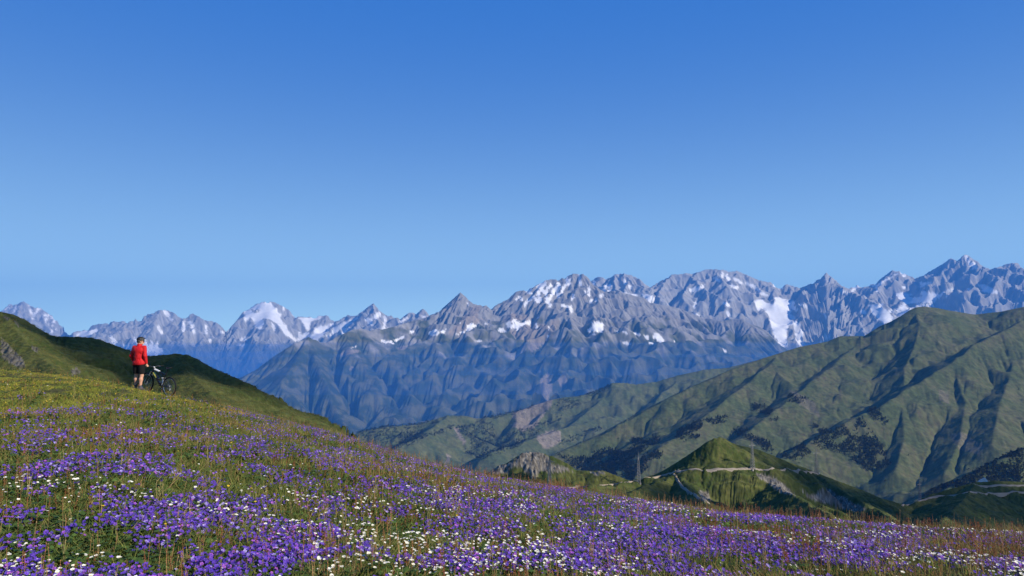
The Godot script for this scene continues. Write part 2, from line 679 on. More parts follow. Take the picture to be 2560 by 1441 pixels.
# Rock, turf, scree and soil are mottled by 3-D noise alone, which knows nothing of slope, sun or view.
# --- the far snowy range
func far_range() -> Dictionary:
	var sky_line := [-120, 800, 0, 780, 16, 768, 23, 760, 30, 763, 40, 762, 50, 757, 57, 754, 64, 757, 72, 763, 85, 770, 92, 769, 101, 769, 110, 778, 125, 788, 138, 795, 145, 808, 152, 824, 158, 829, 166, 835, 172, 841, 178, 836, 186, 830, 193, 828, 202, 829, 210, 825, 218, 829, 224, 821, 230, 814, 245, 810, 255, 812, 264, 808, 270, 812, 276, 806, 285, 804, 292, 806, 305, 803, 312, 805, 316, 810, 326, 803, 333, 804, 338, 797, 345, 805, 352, 804, 358, 793, 368, 787, 385, 784, 390, 778, 402, 776, 411, 775, 425, 779, 435, 783, 447, 794, 455, 797, 463, 796, 470, 794, 474, 786, 481, 784, 487, 787, 495, 791, 502, 797, 512, 802, 520, 803, 531, 804, 540, 807, 548, 812, 556, 821, 563, 829, 568, 828, 580, 814, 590, 803, 600, 791, 607, 780, 617, 777, 630, 768, 640, 761, 655, 756, 675, 754, 690, 758, 703, 765, 720, 775, 731, 786, 745, 792, 762, 794, 775, 793, 785, 791, 800, 790, 820, 790, 826, 800, 835, 804, 848, 802, 856, 795, 865, 791, 870, 787, 876, 791, 893, 789, 900, 783, 915, 772, 925, 764, 933, 758, 940, 768, 950, 778, 958, 785, 970, 792, 978, 789, 983, 795, 993, 795, 1001, 799, 1010, 791, 1022, 784, 1031, 781, 1040, 786, 1047, 780, 1057, 773, 1066, 780, 1072, 789, 1085, 800, 1200, 800, 1330, 780, 1400, 745, 1478, 703, 1490, 695, 1502, 692, 1515, 699, 1528, 694, 1540, 686, 1550, 685, 1560, 686, 1577, 688, 1590, 694, 1600, 698, 1612, 711, 1620, 715, 1627, 719, 1640, 710, 1655, 702, 1672, 695, 1678, 687, 1695, 687, 1718, 684, 1733, 685, 1745, 681, 1765, 675, 1782, 674, 1800, 675, 1815, 676, 1822, 681, 1834, 679, 1848, 678, 1855, 684, 1872, 690, 1885, 696, 1900, 702, 1920, 706, 1925, 705, 1937, 714, 1955, 718, 1964, 712, 1975, 713, 1990, 718, 2000, 721, 2010, 717, 2025, 711, 2036, 709, 2041, 702, 2053, 697, 2058, 690, 2066, 682, 2074, 690, 2085, 698, 2092, 703, 2100, 712, 2112, 719, 2124, 722, 2135, 715, 2150, 713, 2172, 712, 2190, 711, 2200, 700, 2210, 691, 2222, 684, 2231, 676, 2242, 680, 2255, 679, 2265, 686, 2275, 691, 2288, 697, 2300, 693, 2310, 690, 2325, 679, 2345, 668, 2365, 656, 2377, 646, 2386, 650, 2395, 653, 2402, 646, 2410, 637, 2418, 637, 2428, 645, 2445, 655, 2452, 663, 2465, 670, 2480, 674, 2490, 670, 2505, 666, 2515, 661, 2532, 658, 2545, 658, 2555, 670, 2570, 675, 2700, 690]
	var crest := crest_slopes(sky_line, [-200, 33000, 160, 32500, 175, 29500, 560, 29000, 570, 30500, 820, 30500, 1000, 28500, 1480, 27000, 1625, 26000, 1640, 26500, 2000, 26500, 2066, 25500, 2130, 26800, 2300, 26500, 2415, 25500, 2700, 26500])
	var snow := new_map()
	far_snow(snow)
	var g := build_hill({"name": "far_range", "seed": 11, "px0": -60, "px1": 2640, "nx": 1060, "nz": 180, "front": 5000.0, "back": 1100.0, "crest": crest, "wiggle": 160.0,
		"floor": -1500.0, "steep": 0.98, "reach": 3000.0, "warp": 0.30, "bend": 0.32, "scale": 900.0, "rough": 150.0, "erode": 7, "cut": 0.055, "talus": 1.5, "jag": 2.2, "jag_px": 7.0, "fix": 0.5, "fine": 16.0,
		"spurs": {"every": 620.0, "length": 2900.0, "fall": 0.52},
		"ridges": [
			{"p": [2066, 684, 25500, 2060, 700, 25250, 2083, 745, 24900, 2095, 800, 24500, 2090, 850, 24100], "steep": 1.15},
			{"p": [2415, 638, 25500, 2400, 690, 25000, 2372, 740, 24500, 2340, 780, 24100], "steep": 1.1},
			{"p": [2377, 648, 25600, 2350, 690, 25300, 2320, 715, 24900]},
			{"p": [2600, 712, 25000, 2530, 732, 24500, 2490, 752, 24000, 2440, 775, 23500, 2400, 800, 23100], "steep": 0.8},
			{"p": [1782, 676, 26500, 1790, 705, 26200, 1785, 730, 25900, 1790, 770, 25500, 1800, 800, 25100], "steep": 1.1},
			{"p": [1900, 704, 26500, 1885, 750, 26000, 1895, 790, 25500, 1908, 830, 25000], "steep": 1.1},
			{"p": [1672, 697, 26450, 1665, 735, 26050, 1668, 770, 25700]},
			{"p": [675, 756, 30500, 640, 800, 30000, 625, 830, 29500, 612, 860, 29000]},
			{"p": [690, 760, 30500, 706, 790, 30200, 730, 825, 29700, 735, 850, 29300]},
			{"p": [548, 812, 29000, 560, 832, 28700, 600, 850, 28300, 640, 872, 27700]},
			{"p": [933, 759, 28700, 905, 790, 28400, 880, 825, 28000]},
		],
		"after": func(pos, nx, nz): smooth_where(pos, nx, nz, snow, 45)})
	var pos: PackedVector3Array = g.pos
	var col := PackedColorArray()
	col.resize(pos.size())
	var na := fbm(31, 420.0, 5)
	var nb := fbm(32, 90.0, 3)
	var ng := fbm(33, 700.0, 4)
	for k in pos.size():
		var p := pos[k]
		var d := -p.z
		var q := photo_of(p.x / d, (p.y - EYE) / d)
		var v := na.get_noise_3d(p.x, p.y * 1.5, p.z)
		var f := nb.get_noise_3d(p.x, p.y, p.z)
		var c := mixc(Color(0.42, 0.415, 0.40), Color(0.28, 0.28, 0.275), 0.5 + v * 1.1 + f * 0.4)
		c = mixc(c, Color(0.47, 0.425, 0.36), (v - 0.15) * 2.5 + f * 0.5)
		# turf and scree low on the range
		var low := (250.0 - p.y) / 260.0 + ng.get_noise_2d(p.x, d) * 1.6
		c = mixc(c, Color(0.17, 0.175, 0.11), low)
		var s := look(snow, q + Vector2(f * 4.0, v * 4.0))
		s = smoothstep(0.30, 0.42, s + f * 0.2)
		c = mixc(c, Color(0.95, 0.95, 0.95), s)
		col[k] = c
	return {"name": "snowy_mountains", "sheet": g, "colors": col}

func smooth_where(pos: PackedVector3Array, nx: int, nz: int, map: PackedByteArray, turns: int):
	# ice and snow fill the rough ground below them
	var at_k := PackedInt32Array()
	for i in range(1, nz - 1):
		for j in range(1, nx - 1):
			var k := i * nx + j
			var p := pos[k]
			if look(map, photo_of(p.x / -p.z, (p.y - EYE) / -p.z)) > 0.3: at_k.append(k)
	for t in turns:
		for k in at_k:
			var y := (pos[k - 1].y + pos[k + 1].y + pos[k - nx].y + pos[k + nx].y) * 0.25
			pos[k].y = lerpf(pos[k].y, y, 0.7)

func far_snow(m: PackedByteArray):
	var x := 0.0
	var y := 720.0
	var s := 6.4
	for p in [[40, 365, 100, 310, 150, 262, 175, 265, 110, 325, 60, 365], [240, 290, 265, 310, 225, 395, 200, 395], [445, 270, 500, 290, 450, 302], [600, 310, 650, 315, 600, 385, 500, 520, 480, 510, 575, 370],
			[725, 490, 770, 480, 740, 540, 700, 520], [800, 455, 830, 460, 825, 520, 795, 510], [750, 570, 800, 580, 780, 615], [820, 600, 850, 605, 825, 622], [855, 685, 910, 635, 912, 645, 860, 695],
			[985, 700, 1010, 705, 985, 755], [1190, 780, 1270, 720, 1330, 690, 1420, 700, 1550, 655, 1560, 690, 1450, 750, 1380, 770, 1330, 790, 1200, 785],
			[2120, 765, 2160, 790, 2230, 870, 2320, 870, 2380, 920, 2432, 850, 2460, 940, 2515, 850, 2520, 940, 2600, 975, 2612, 1020, 2522, 1070, 2432, 1085, 2270, 1060, 2210, 960]]:
		patch(m, x, y, s, p)
	for p in [[480, 360, 515, 435], [705, 440, 760, 450], [860, 480, 900, 500, 850, 550], [800, 730, 830, 700], [1760, 770, 1815, 830, 1855, 870], [1812, 830, 1822, 905], [1970, 930, 2060, 960]]:
		stroke(m, x, y, s, 3.2, p)
	x = 380.0
	for p in [[150, 360, 200, 355, 285, 430, 260, 460, 360, 515, 300, 525, 230, 450],
			[1470, 390, 1560, 350, 1640, 290, 1760, 235, 1890, 212, 1910, 270, 1950, 310, 2000, 340, 2010, 400, 2070, 410, 2050, 490, 2090, 560, 2150, 610, 2170, 680, 2240, 750, 2300, 830, 2350, 820, 2320, 740, 2340, 690, 2400, 750, 2480, 720, 2500, 780, 2400, 820, 2290, 870, 2240, 820, 2150, 770, 2080, 690, 2000, 570, 1920, 530, 1880, 520, 1830, 480, 1760, 480, 1790, 580, 1740, 670, 1650, 630, 1620, 520, 1580, 460, 1520, 520, 1470, 550, 1460, 520, 1490, 470],
			[1920, 550, 1960, 600, 1975, 700, 1925, 640], [2240, 410, 2340, 470, 2440, 480, 2560, 465, 2580, 448, 2700, 460, 2690, 498, 2590, 530, 2535, 555, 2510, 700, 2475, 690, 2440, 600, 2390, 520, 2330, 500, 2260, 450], [1365, 880, 1400, 920, 1490, 905, 1480, 935, 1380, 940]]:
		patch(m, x, y, s, p)
	patch(m, x, y, s, [1580, 350, 1720, 340, 1725, 380, 1680, 405, 1600, 380], 0)
	for p in [[592, 545, 640, 595, 668, 700], [860, 610, 868, 730], [95, 620, 155, 725], [500, 560, 505, 700], [930, 840, 935, 885], [1105, 705, 1180, 730], [1430, 825, 1490, 825], [2100, 320, 2110, 355]]:
		stroke(m, x, y, s, 3.2, p)
	x = 760.0
	for p in [[0, 760, 150, 740, 170, 650, 280, 620, 470, 565, 490, 580, 400, 660, 330, 720, 270, 790, 210, 850, 130, 820, 70, 780, 0, 810], [480, 640, 560, 590, 700, 530, 860, 465, 860, 490, 770, 560, 700, 620, 560, 670, 470, 740, 400, 770, 440, 690], [600, 660, 740, 640, 690, 700, 600, 745], [350, 760, 450, 770, 380, 830],
			[1125, 430, 1180, 385, 1235, 395, 1220, 470, 1160, 505, 1085, 500, 1110, 590, 1040, 580, 950, 530, 970, 480, 1060, 490, 1120, 470], [1490, 570, 1580, 510, 1670, 470, 1660, 500, 1560, 550], [1880, 450, 1970, 455, 1910, 485], [1285, 660, 1345, 640, 1330, 665, 1300, 675]]:
		patch(m, x, y, s, p)
	stroke(m, x, y, s, 3.5, [1285, 460, 1300, 500, 1280, 640, 1245, 668])
	x = 1400.0
	y = 660.0
	for p in [[1270, 470, 1350, 480, 1440, 500, 1520, 550, 1530, 580, 1470, 590, 1440, 625, 1380, 570, 1340, 520], [2060, 410, 2120, 390, 2330, 335, 2300, 370, 2160, 440, 2100, 455], [2140, 790, 2200, 800, 2280, 860, 2220, 850]]:
		patch(m, x, y, s, p)
	for p in [[1050, 480, 1120, 500, 1220, 510], [2170, 620, 2150, 700], [1100, 360, 1130, 390], [1030, 270, 1050, 310], [705, 440, 745, 330], [790, 440, 800, 330], [540, 330, 545, 290], [1540, 650, 1470, 645]]:
		stroke(m, x, y, s, 3.0, p)
	x = 1750.0
	for p in [[870, 590, 1000, 570, 1060, 620, 1170, 640, 1210, 600, 1170, 545, 1250, 550, 1390, 570, 1500, 575, 1460, 600, 1540, 620, 1500, 680, 1560, 690, 1460, 720, 1450, 780, 1520, 850, 1530, 880, 1440, 890, 1560, 930, 1610, 980, 1600, 1010, 1650, 1100, 1640, 1200, 1690, 1310, 1600, 1310, 1540, 1200, 1500, 1010, 1430, 960, 1400, 1050, 1390, 1230, 1430, 1340, 1340, 1350, 1280, 1270, 1200, 1180, 1140, 1000, 1110, 830, 1050, 740, 1000, 710, 930, 750, 900, 680],
			[1870, 1290, 1950, 1240, 2020, 1240, 2000, 1265], [1970, 1190, 2020, 1130, 2090, 1160, 2040, 1200], [2420, 430, 2490, 380, 2505, 382, 2460, 440], [400, 760, 440, 720, 500, 830, 460, 850]]:
		patch(m, x, y, s, p)
	for p in [[550, 240, 660, 300], [740, 300, 870, 370, 1000, 480, 1080, 490], [390, 620, 470, 680], [250, 240, 310, 280], [430, 190, 470, 250], [360, 140, 370, 200], [600, 390, 500, 350], [1200, 350, 1310, 380], [2290, 450, 2380, 480], [2000, 830, 2020, 860], [1600, 650, 1700, 680], [1500, 730, 1560, 735]]:
		stroke(m, x, y, s, 3.4, p)
	x = 2100.0
	y = 620.0
	s = 5.541
	for p in [[155, 590, 220, 545, 200, 600], [430, 520, 520, 510, 620, 450, 820, 340, 800, 370, 700, 430, 520, 540, 450, 545], [1080, 465, 1180, 480, 1280, 480, 1200, 510, 1130, 540, 1110, 500],
			[800, 615, 850, 620, 920, 640, 1000, 620, 950, 670, 1000, 690, 1100, 690, 1140, 660, 1120, 600, 1240, 610, 1340, 640, 1400, 640, 1450, 620, 1400, 690, 1350, 710, 1310, 770, 1200, 750, 1100, 760, 900, 775, 880, 740, 820, 700, 780, 650], [390, 795, 480, 790, 620, 775, 570, 800, 600, 840, 680, 880, 700, 920, 760, 990, 640, 1055, 540, 1000, 480, 930, 440, 870],
			[1910, 515, 2020, 510, 2090, 560, 2160, 590, 2220, 620, 2150, 640, 2050, 630, 1980, 590], [870, 545, 910, 540, 910, 575, 875, 575], [1730, 560, 1790, 560, 1810, 585, 1760, 580], [1460, 680, 1520, 655, 1500, 690]]:
		patch(m, x, y, s, p)
	patch(m, x, y, s, [880, 800, 1000, 830, 1150, 800, 1000, 890, 850, 980, 760, 920], 110)
	for p in [[190, 540, 300, 525, 410, 515], [510, 550, 515, 590], [855, 330, 890, 380], [30, 600, 120, 640], [850, 840, 940, 730], [1490, 610, 1560, 585], [1740, 110, 1765, 155], [1785, 180, 1800, 230], [1850, 210, 1890, 280], [1820, 230, 1850, 290], [1080, 790, 1280, 790], [300, 880, 360, 910], [690, 880, 840, 850]]:
		stroke(m, x, y, s, 3.2, p)

# --- the dark massif in the middle
func dark_massif() -> Dictionary:
	var sky_line := [500, 985, 560, 960, 605, 943, 640, 925, 680, 895, 715, 872, 735, 858, 748, 855, 770, 843, 780, 848, 800, 856, 815, 858, 830, 850, 845, 840, 860, 835, 880, 825, 905, 822, 925, 828, 935, 824, 955, 824, 975, 820, 1000, 812, 1020, 805, 1040, 800, 1060, 797, 1080, 787, 1095, 782, 1110, 768, 1125, 755, 1140, 741, 1151, 732, 1162, 741, 1172, 752, 1184, 761, 1200, 764, 1210, 767, 1216, 764, 1222, 771, 1228, 774, 1240, 764, 1255, 756, 1272, 748, 1282, 737, 1290, 730, 1303, 727, 1312, 728, 1325, 722, 1335, 718, 1345, 712, 1355, 706, 1365, 701, 1378, 699, 1390, 699, 1397, 703, 1405, 695, 1412, 698, 1420, 691, 1432, 685, 1441, 684, 1450, 688, 1457, 685, 1468, 692, 1476, 703, 1482, 712, 1495, 720, 1510, 730, 1520, 730, 1535, 728, 1550, 727, 1560, 733, 1590, 741, 1610, 746, 1625, 757, 1650, 762, 1672, 765, 1700, 772, 1715, 778, 1745, 790, 1760, 796, 1775, 798, 1800, 803, 1835, 798, 1860, 801, 1875, 810, 1900, 818, 1920, 830, 1943, 858, 1967, 874, 2000, 900, 2060, 930, 2150, 960]
	var crest := crest_slopes(sky_line, [480, 13500, 770, 15500, 1000, 18000, 1150, 19500, 1230, 20200, 1440, 20600, 1550, 20000, 1700, 20300, 1860, 20000, 2150, 19500])
	var snow := new_map()
	massif_snow(snow)
	var scree := new_map()
	for p in [[120, 960, 250, 850, 350, 740, 450, 640, 550, 530, 640, 540, 600, 700, 650, 790, 500, 880, 330, 980, 170, 1030], [1080, 960, 1250, 900, 1400, 830, 1560, 820, 1750, 860, 1900, 860, 1760, 1060, 1620, 1180, 1480, 1290, 1400, 1240, 1440, 1120, 1280, 1080], [1000, 740, 1150, 650, 1400, 700, 1480, 760, 1250, 770, 1060, 800], [1800, 760, 1950, 800, 1850, 870, 1750, 850]]:
		patch(scree, 1100, 680, 6.4, p)
	for p in [[480, 1140, 560, 1060, 700, 990, 900, 1000, 850, 1040, 640, 1090], [1480, 960, 1700, 900, 1640, 960, 1560, 1010], [730, 1260, 800, 1250, 740, 1330]]:
		patch(scree, 760, 720, 6.4, p)
	for p in [[540, 1180, 620, 1120, 650, 1250, 600, 1440, 560, 1400], [700, 1170, 760, 1150, 790, 1200, 720, 1240]]:
		patch(scree, 1200, 620, 3.603, p)
	var g := build_hill({"name": "dark_massif", "seed": 23, "px0": 500, "px1": 2110, "nx": 640, "nz": 250, "front": 7600.0, "back": 900.0, "crest": crest, "wiggle": 130.0,
		"floor": -2050.0, "steep": 0.70, "reach": 4600.0, "warp": 0.14, "bend": 0.42, "scale": 850.0, "rough": 36.0, "soft_first": 12, "erode": 10, "cut": 0.06, "talus": 1.3, "soft": 1, "soft_below": 430.0, "jag": 1.8, "jag_px": 8.0, "fix": 0.45, "fine": 9.0,
		"spurs": {"every": 800.0, "length": 8200.0, "fall": 0.45},
		"ridges": [
			{"p": [1216, 768, 20000, 1206, 805, 19400, 1194, 816, 19000, 1166, 832, 18500, 1127, 841, 18100, 1054, 850, 17200, 1026, 864, 16800, 979, 877, 16200, 963, 888, 15900, 900, 940, 14900, 830, 1010, 13700, 780, 1060, 13000], "steep": 0.62},
			{"p": [1054, 850, 17200, 1020, 930, 15600, 960, 1020, 13800, 900, 1095, 12400], "steep": 0.62},
			{"p": [1127, 841, 18100, 1110, 930, 16300, 1050, 1020, 14300, 1000, 1090, 12900], "steep": 0.62},
			{"p": [1206, 805, 19400, 1235, 900, 17400, 1190, 1000, 15200, 1150, 1080, 13500], "steep": 0.62},
			{"p": [1547, 730, 20000, 1535, 780, 19200, 1515, 825, 18500], "steep": 0.75},
			{"p": [1547, 730, 20000, 1575, 780, 19300, 1600, 820, 18700], "steep": 0.75},
			{"p": [1590, 820, 18600, 1540, 826, 18200, 1480, 833, 17900, 1440, 852, 17500, 1400, 877, 17000, 1340, 910, 16400, 1270, 960, 15600, 1210, 1010, 14900], "steep": 0.6},
			{"p": [1430, 892, 16600, 1500, 873, 16900, 1560, 868, 17100, 1620, 862, 17200, 1666, 852, 17400, 1700, 862, 17300, 1740, 880, 17000, 1800, 897, 16700, 1860, 907, 16600], "steep": 0.7},
			{"p": [1700, 774, 20300, 1730, 830, 19000, 1790, 880, 17600], "steep": 0.6},
			{"p": [1860, 803, 20000, 1870, 850, 19000, 1900, 900, 18000], "steep": 0.6},
			{"p": [770, 845, 15500, 740, 900, 14400, 700, 960, 13300], "steep": 0.6},
			{"p": [860, 836, 16500, 880, 880, 15500, 850, 930, 14600, 790, 990, 13500], "steep": 0.6},
		],
		"after": func(pos, nx, nz): smooth_where(pos, nx, nz, snow, 12)})
	var pos: PackedVector3Array = g.pos
	var col := PackedColorArray()
	col.resize(pos.size())
	var na := fbm(41, 380.0, 5)
	var nb := fbm(42, 80.0, 3)
	var ng := fbm(43, 800.0, 4)
	for k in pos.size():
		var p := pos[k]
		var d := -p.z
		var q := photo_of(p.x / d, (p.y - EYE) / d)
		var v := na.get_noise_3d(p.x, p.y * 1.5, p.z)
		var f := nb.get_noise_3d(p.x, p.y, p.z)
		var c := mixc(Color(0.33, 0.32, 0.30), Color(0.22, 0.215, 0.205), 0.5 + v * 1.1 + f * 0.4)
		c = mixc(c, Color(0.40, 0.355, 0.30), (v - 0.18) * 2.0 + f * 0.4)
		var low := (520.0 - p.y) / 420.0 + ng.get_noise_2d(p.x, d) * 2.4 + v * 1.2
		var turf := mixc(Color(0.045, 0.065, 0.032), Color(0.13, 0.135, 0.075), 0.5 + v * 2.2 + f * 0.6)
		c = mixc(c, turf, low)
		var sc := look(scree, q + Vector2(f * 6.0, v * 6.0))
		c = mixc(c, mixc(Color(0.37, 0.30, 0.24), Color(0.25, 0.22, 0.19), 0.5 + f * 1.2 + v), smoothstep(0.3, 0.7, sc + f * 0.3) * 0.85)
		var s := smoothstep(0.30, 0.42, look(snow, q + Vector2(f * 4.0, v * 4.0)) + f * 0.2)
		c = mixc(c, Color(0.95, 0.95, 0.95), s)
		col[k] = c
	return {"name": "dark_massif", "sheet": g, "colors": col}

func massif_snow(m: PackedByteArray):
	var s := 6.4
	for p in [[1990, 720, 2110, 670, 2160, 710, 2280, 650, 2270, 680, 2120, 770, 2010, 770], [765, 950, 840, 925, 835, 940, 770, 958]]:
		patch(m, 760, 720, s, p)
	for p in [[1240, 843, 1310, 862, 1390, 858], [1465, 838, 1530, 815, 1600, 785], [1400, 885, 1430, 885], [1700, 712, 1740, 700]]:
		stroke(m, 760, 720, s, 3.0, p)
	for p in [[165, 515, 200, 520, 195, 545, 170, 540], [436, 500, 456, 500, 454, 550, 436, 550], [0, 970, 100, 910, 90, 950, 20, 990], [420, 890, 520, 820, 560, 860, 640, 790, 580, 870, 420, 970], [250, 1000, 380, 940, 420, 970, 270, 1010], [700, 812, 830, 832, 730, 842], [895, 935, 990, 900, 1060, 970, 960, 955],
			[1060, 830, 1180, 760, 1230, 780, 1310, 830, 1440, 765, 1480, 800, 1420, 850, 1340, 845, 1250, 920, 1200, 925, 1230, 890, 1060, 900], [560, 1108, 640, 1085, 700, 1112, 600, 1120], [1695, 1110, 1728, 1010, 1747, 1025, 1712, 1100], [1735, 945, 1748, 870, 1758, 880, 1745, 940], [1535, 250, 1620, 170, 1690, 140, 1710, 220, 1660, 240, 1560, 255], [1690, 470, 1740, 470, 1750, 495, 1700, 490], [1560, 720, 1590, 725, 1570, 760], [310, 820, 330, 812, 335, 840]]:
		patch(m, 1100, 680, s, p)
	patch(m, 1100, 680, s, [1130, 815, 1190, 800, 1220, 830, 1170, 855], 0)
	for p in [[1640, 300, 1700, 360, 1720, 480], [1722, 250, 1700, 350, 1710, 490], [1920, 230, 1880, 290, 1780, 380, 1722, 490], [1890, 180, 1920, 230, 1790, 300], [1780, 210, 1740, 270], [1350, 530, 1440, 430, 1500, 400, 1600, 500], [1560, 300, 1580, 390, 1622, 460], [1640, 250, 1570, 350], [2030, 100, 2020, 200, 1960, 290], [2080, 110, 2060, 200], [2225, 60, 2250, 210], [2385, 240, 2392, 390], [1880, 330, 1880, 410, 1950, 330], [2140, 360, 2120, 440], [2325, 305, 2330, 340], [1940, 530, 1980, 545], [2010, 550, 2080, 555], [2090, 580, 2112, 640], [1390, 310, 1460, 290], [1420, 340, 1462, 360], [1222, 420, 1222, 450], [1270, 400, 1310, 430], [1540, 840, 1540, 890], [2430, 450, 2410, 480], [1760, 520, 1755, 560]]:
		stroke(m, 1100, 680, s, 3.2, p)
	for p in [[440, 1050, 510, 1000, 510, 930, 560, 940, 600, 910, 640, 940, 700, 960, 690, 1060, 600, 1065, 460, 1085], [900, 1080, 940, 1085, 930, 1112], [1000, 1080, 1060, 1080, 1120, 1140, 1080, 1130], [1180, 1080, 1240, 1100, 1300, 1160, 1290, 1175, 1200, 1130], [1490, 1180, 1500, 1130, 1540, 1105, 1620, 1150, 1680, 1230, 1610, 1265], [1810, 1220, 1840, 1240, 1825, 1250], [515, 1110, 560, 1100, 580, 1120, 540, 1135]]:
		patch(m, 1400, 660, s, p)
	for p in [[1020, 1260, 1100, 1285], [650, 520, 680, 490], [575, 570, 575, 590], [600, 1080, 665, 1085], [1370, 1150, 1420, 1195], [1440, 1272, 1480, 1280]]:
		stroke(m, 1400, 660, s, 3.0, p)
	patch(m, 1750, 660, s, [375, 1375, 430, 1385, 425, 1420, 385, 1410])

# --- the wooded spur with the landslip
func wooded_spur() -> Dictionary:
	var sky_line := [780, 1130, 865, 1095, 900, 1080, 960, 1068, 1050, 1061, 1090, 1048, 1120, 1039, 1160, 1040, 1190, 1047, 1210, 1046, 1290, 1030, 1340, 1012, 1380, 1000, 1400, 995, 1440, 992, 1480, 983, 1520, 966, 1530, 958, 1560, 958, 1590, 962, 1640, 955, 1700, 938, 1760, 925, 1820, 920, 1900, 900, 2000, 890]
	var crest := crest_slopes(sky_line, [780, 7600, 1160, 8300, 1400, 8800, 1530, 9000, 2000, 9500])
	var slip := new_map()
	patch(slip, 1240, 940, 5.333, [200, 520, 330, 440, 480, 370, 620, 330, 750, 310, 730, 400, 640, 520, 560, 640, 480, 720, 330, 740, 200, 660, 250, 600])
	patch(slip, 1240, 940, 5.333, [560, 780, 700, 740, 870, 720, 860, 880, 760, 960, 620, 980, 540, 860])
	patch(slip, 840, 1000, 5.333, [1790, 235, 1820, 205, 1890, 255, 1830, 258])
	patch(slip, 840, 1000, 5.333, [1570, 380, 1640, 360, 1660, 460, 1740, 560, 1700, 600, 1600, 470])
	patch(slip, 840, 1000, 5.333, [1440, 860, 1470, 750, 1540, 740, 1500, 840])
	var g := build_hill({"name": "wooded_spur", "seed": 37, "px0": 780, "px1": 1990, "nx": 520, "nz": 150, "front": 3300.0, "back": 500.0, "crest": crest, "wiggle": 40.0,
		"floor": -1700.0, "steep": 0.52, "reach": 2400.0, "warp": 0.25, "bend": 0.35, "scale": 420.0, "rough": 24.0, "rocky": false, "erode": 6, "cut": 0.03, "talus": 1.0, "soft": 2, "soft_below": 9000.0, "jag": 1.2, "jag_px": 16.0, "fix": 0.5, "fine": 3.0,
		"spurs": {"every": 520.0, "length": 2000.0, "fall": 0.30},
		"ridges": [
			{"p": [1430, 1064, 7700, 1360, 1085, 7300, 1290, 1110, 6900, 1230, 1130, 6600], "steep": 0.5},
			{"p": [1520, 1040, 8000, 1470, 1055, 7800, 1430, 1064, 7700], "steep": 0.4},
			{"p": [1120, 1042, 8200, 1050, 1090, 7300, 1000, 1112, 7000], "steep": 0.5},
		]})
	var pos: PackedVector3Array = g.pos
	var col := PackedColorArray()
	col.resize(pos.size())
	var na := fbm(51, 260.0, 4)
	var nb := fbm(52, 45.0, 3)
	for k in pos.size():
		var p := pos[k]
		var d := -p.z
		var q := photo_of(p.x / d, (p.y - EYE) / d)
		var v := na.get_noise_2d(p.x, p.z)
		var f := nb.get_noise_2d(p.x, p.z)
		var c := mixc(Color(0.10, 0.13, 0.055), Color(0.15, 0.165, 0.072), 0.5 + v * 1.5 + f * 0.5)
		var s := look(slip, q + Vector2(f * 7.0, v * 7.0))
		c = mixc(c, mixc(Color(0.40, 0.33, 0.27), Color(0.26, 0.22, 0.19), 0.5 + f * 1.6), smoothstep(0.35, 0.8, s * 0.95 + f * 0.6 + v * 0.3) * 0.85)
		col[k] = c
	return {"name": "wooded_spur_hill", "sheet": g, "colors": col}

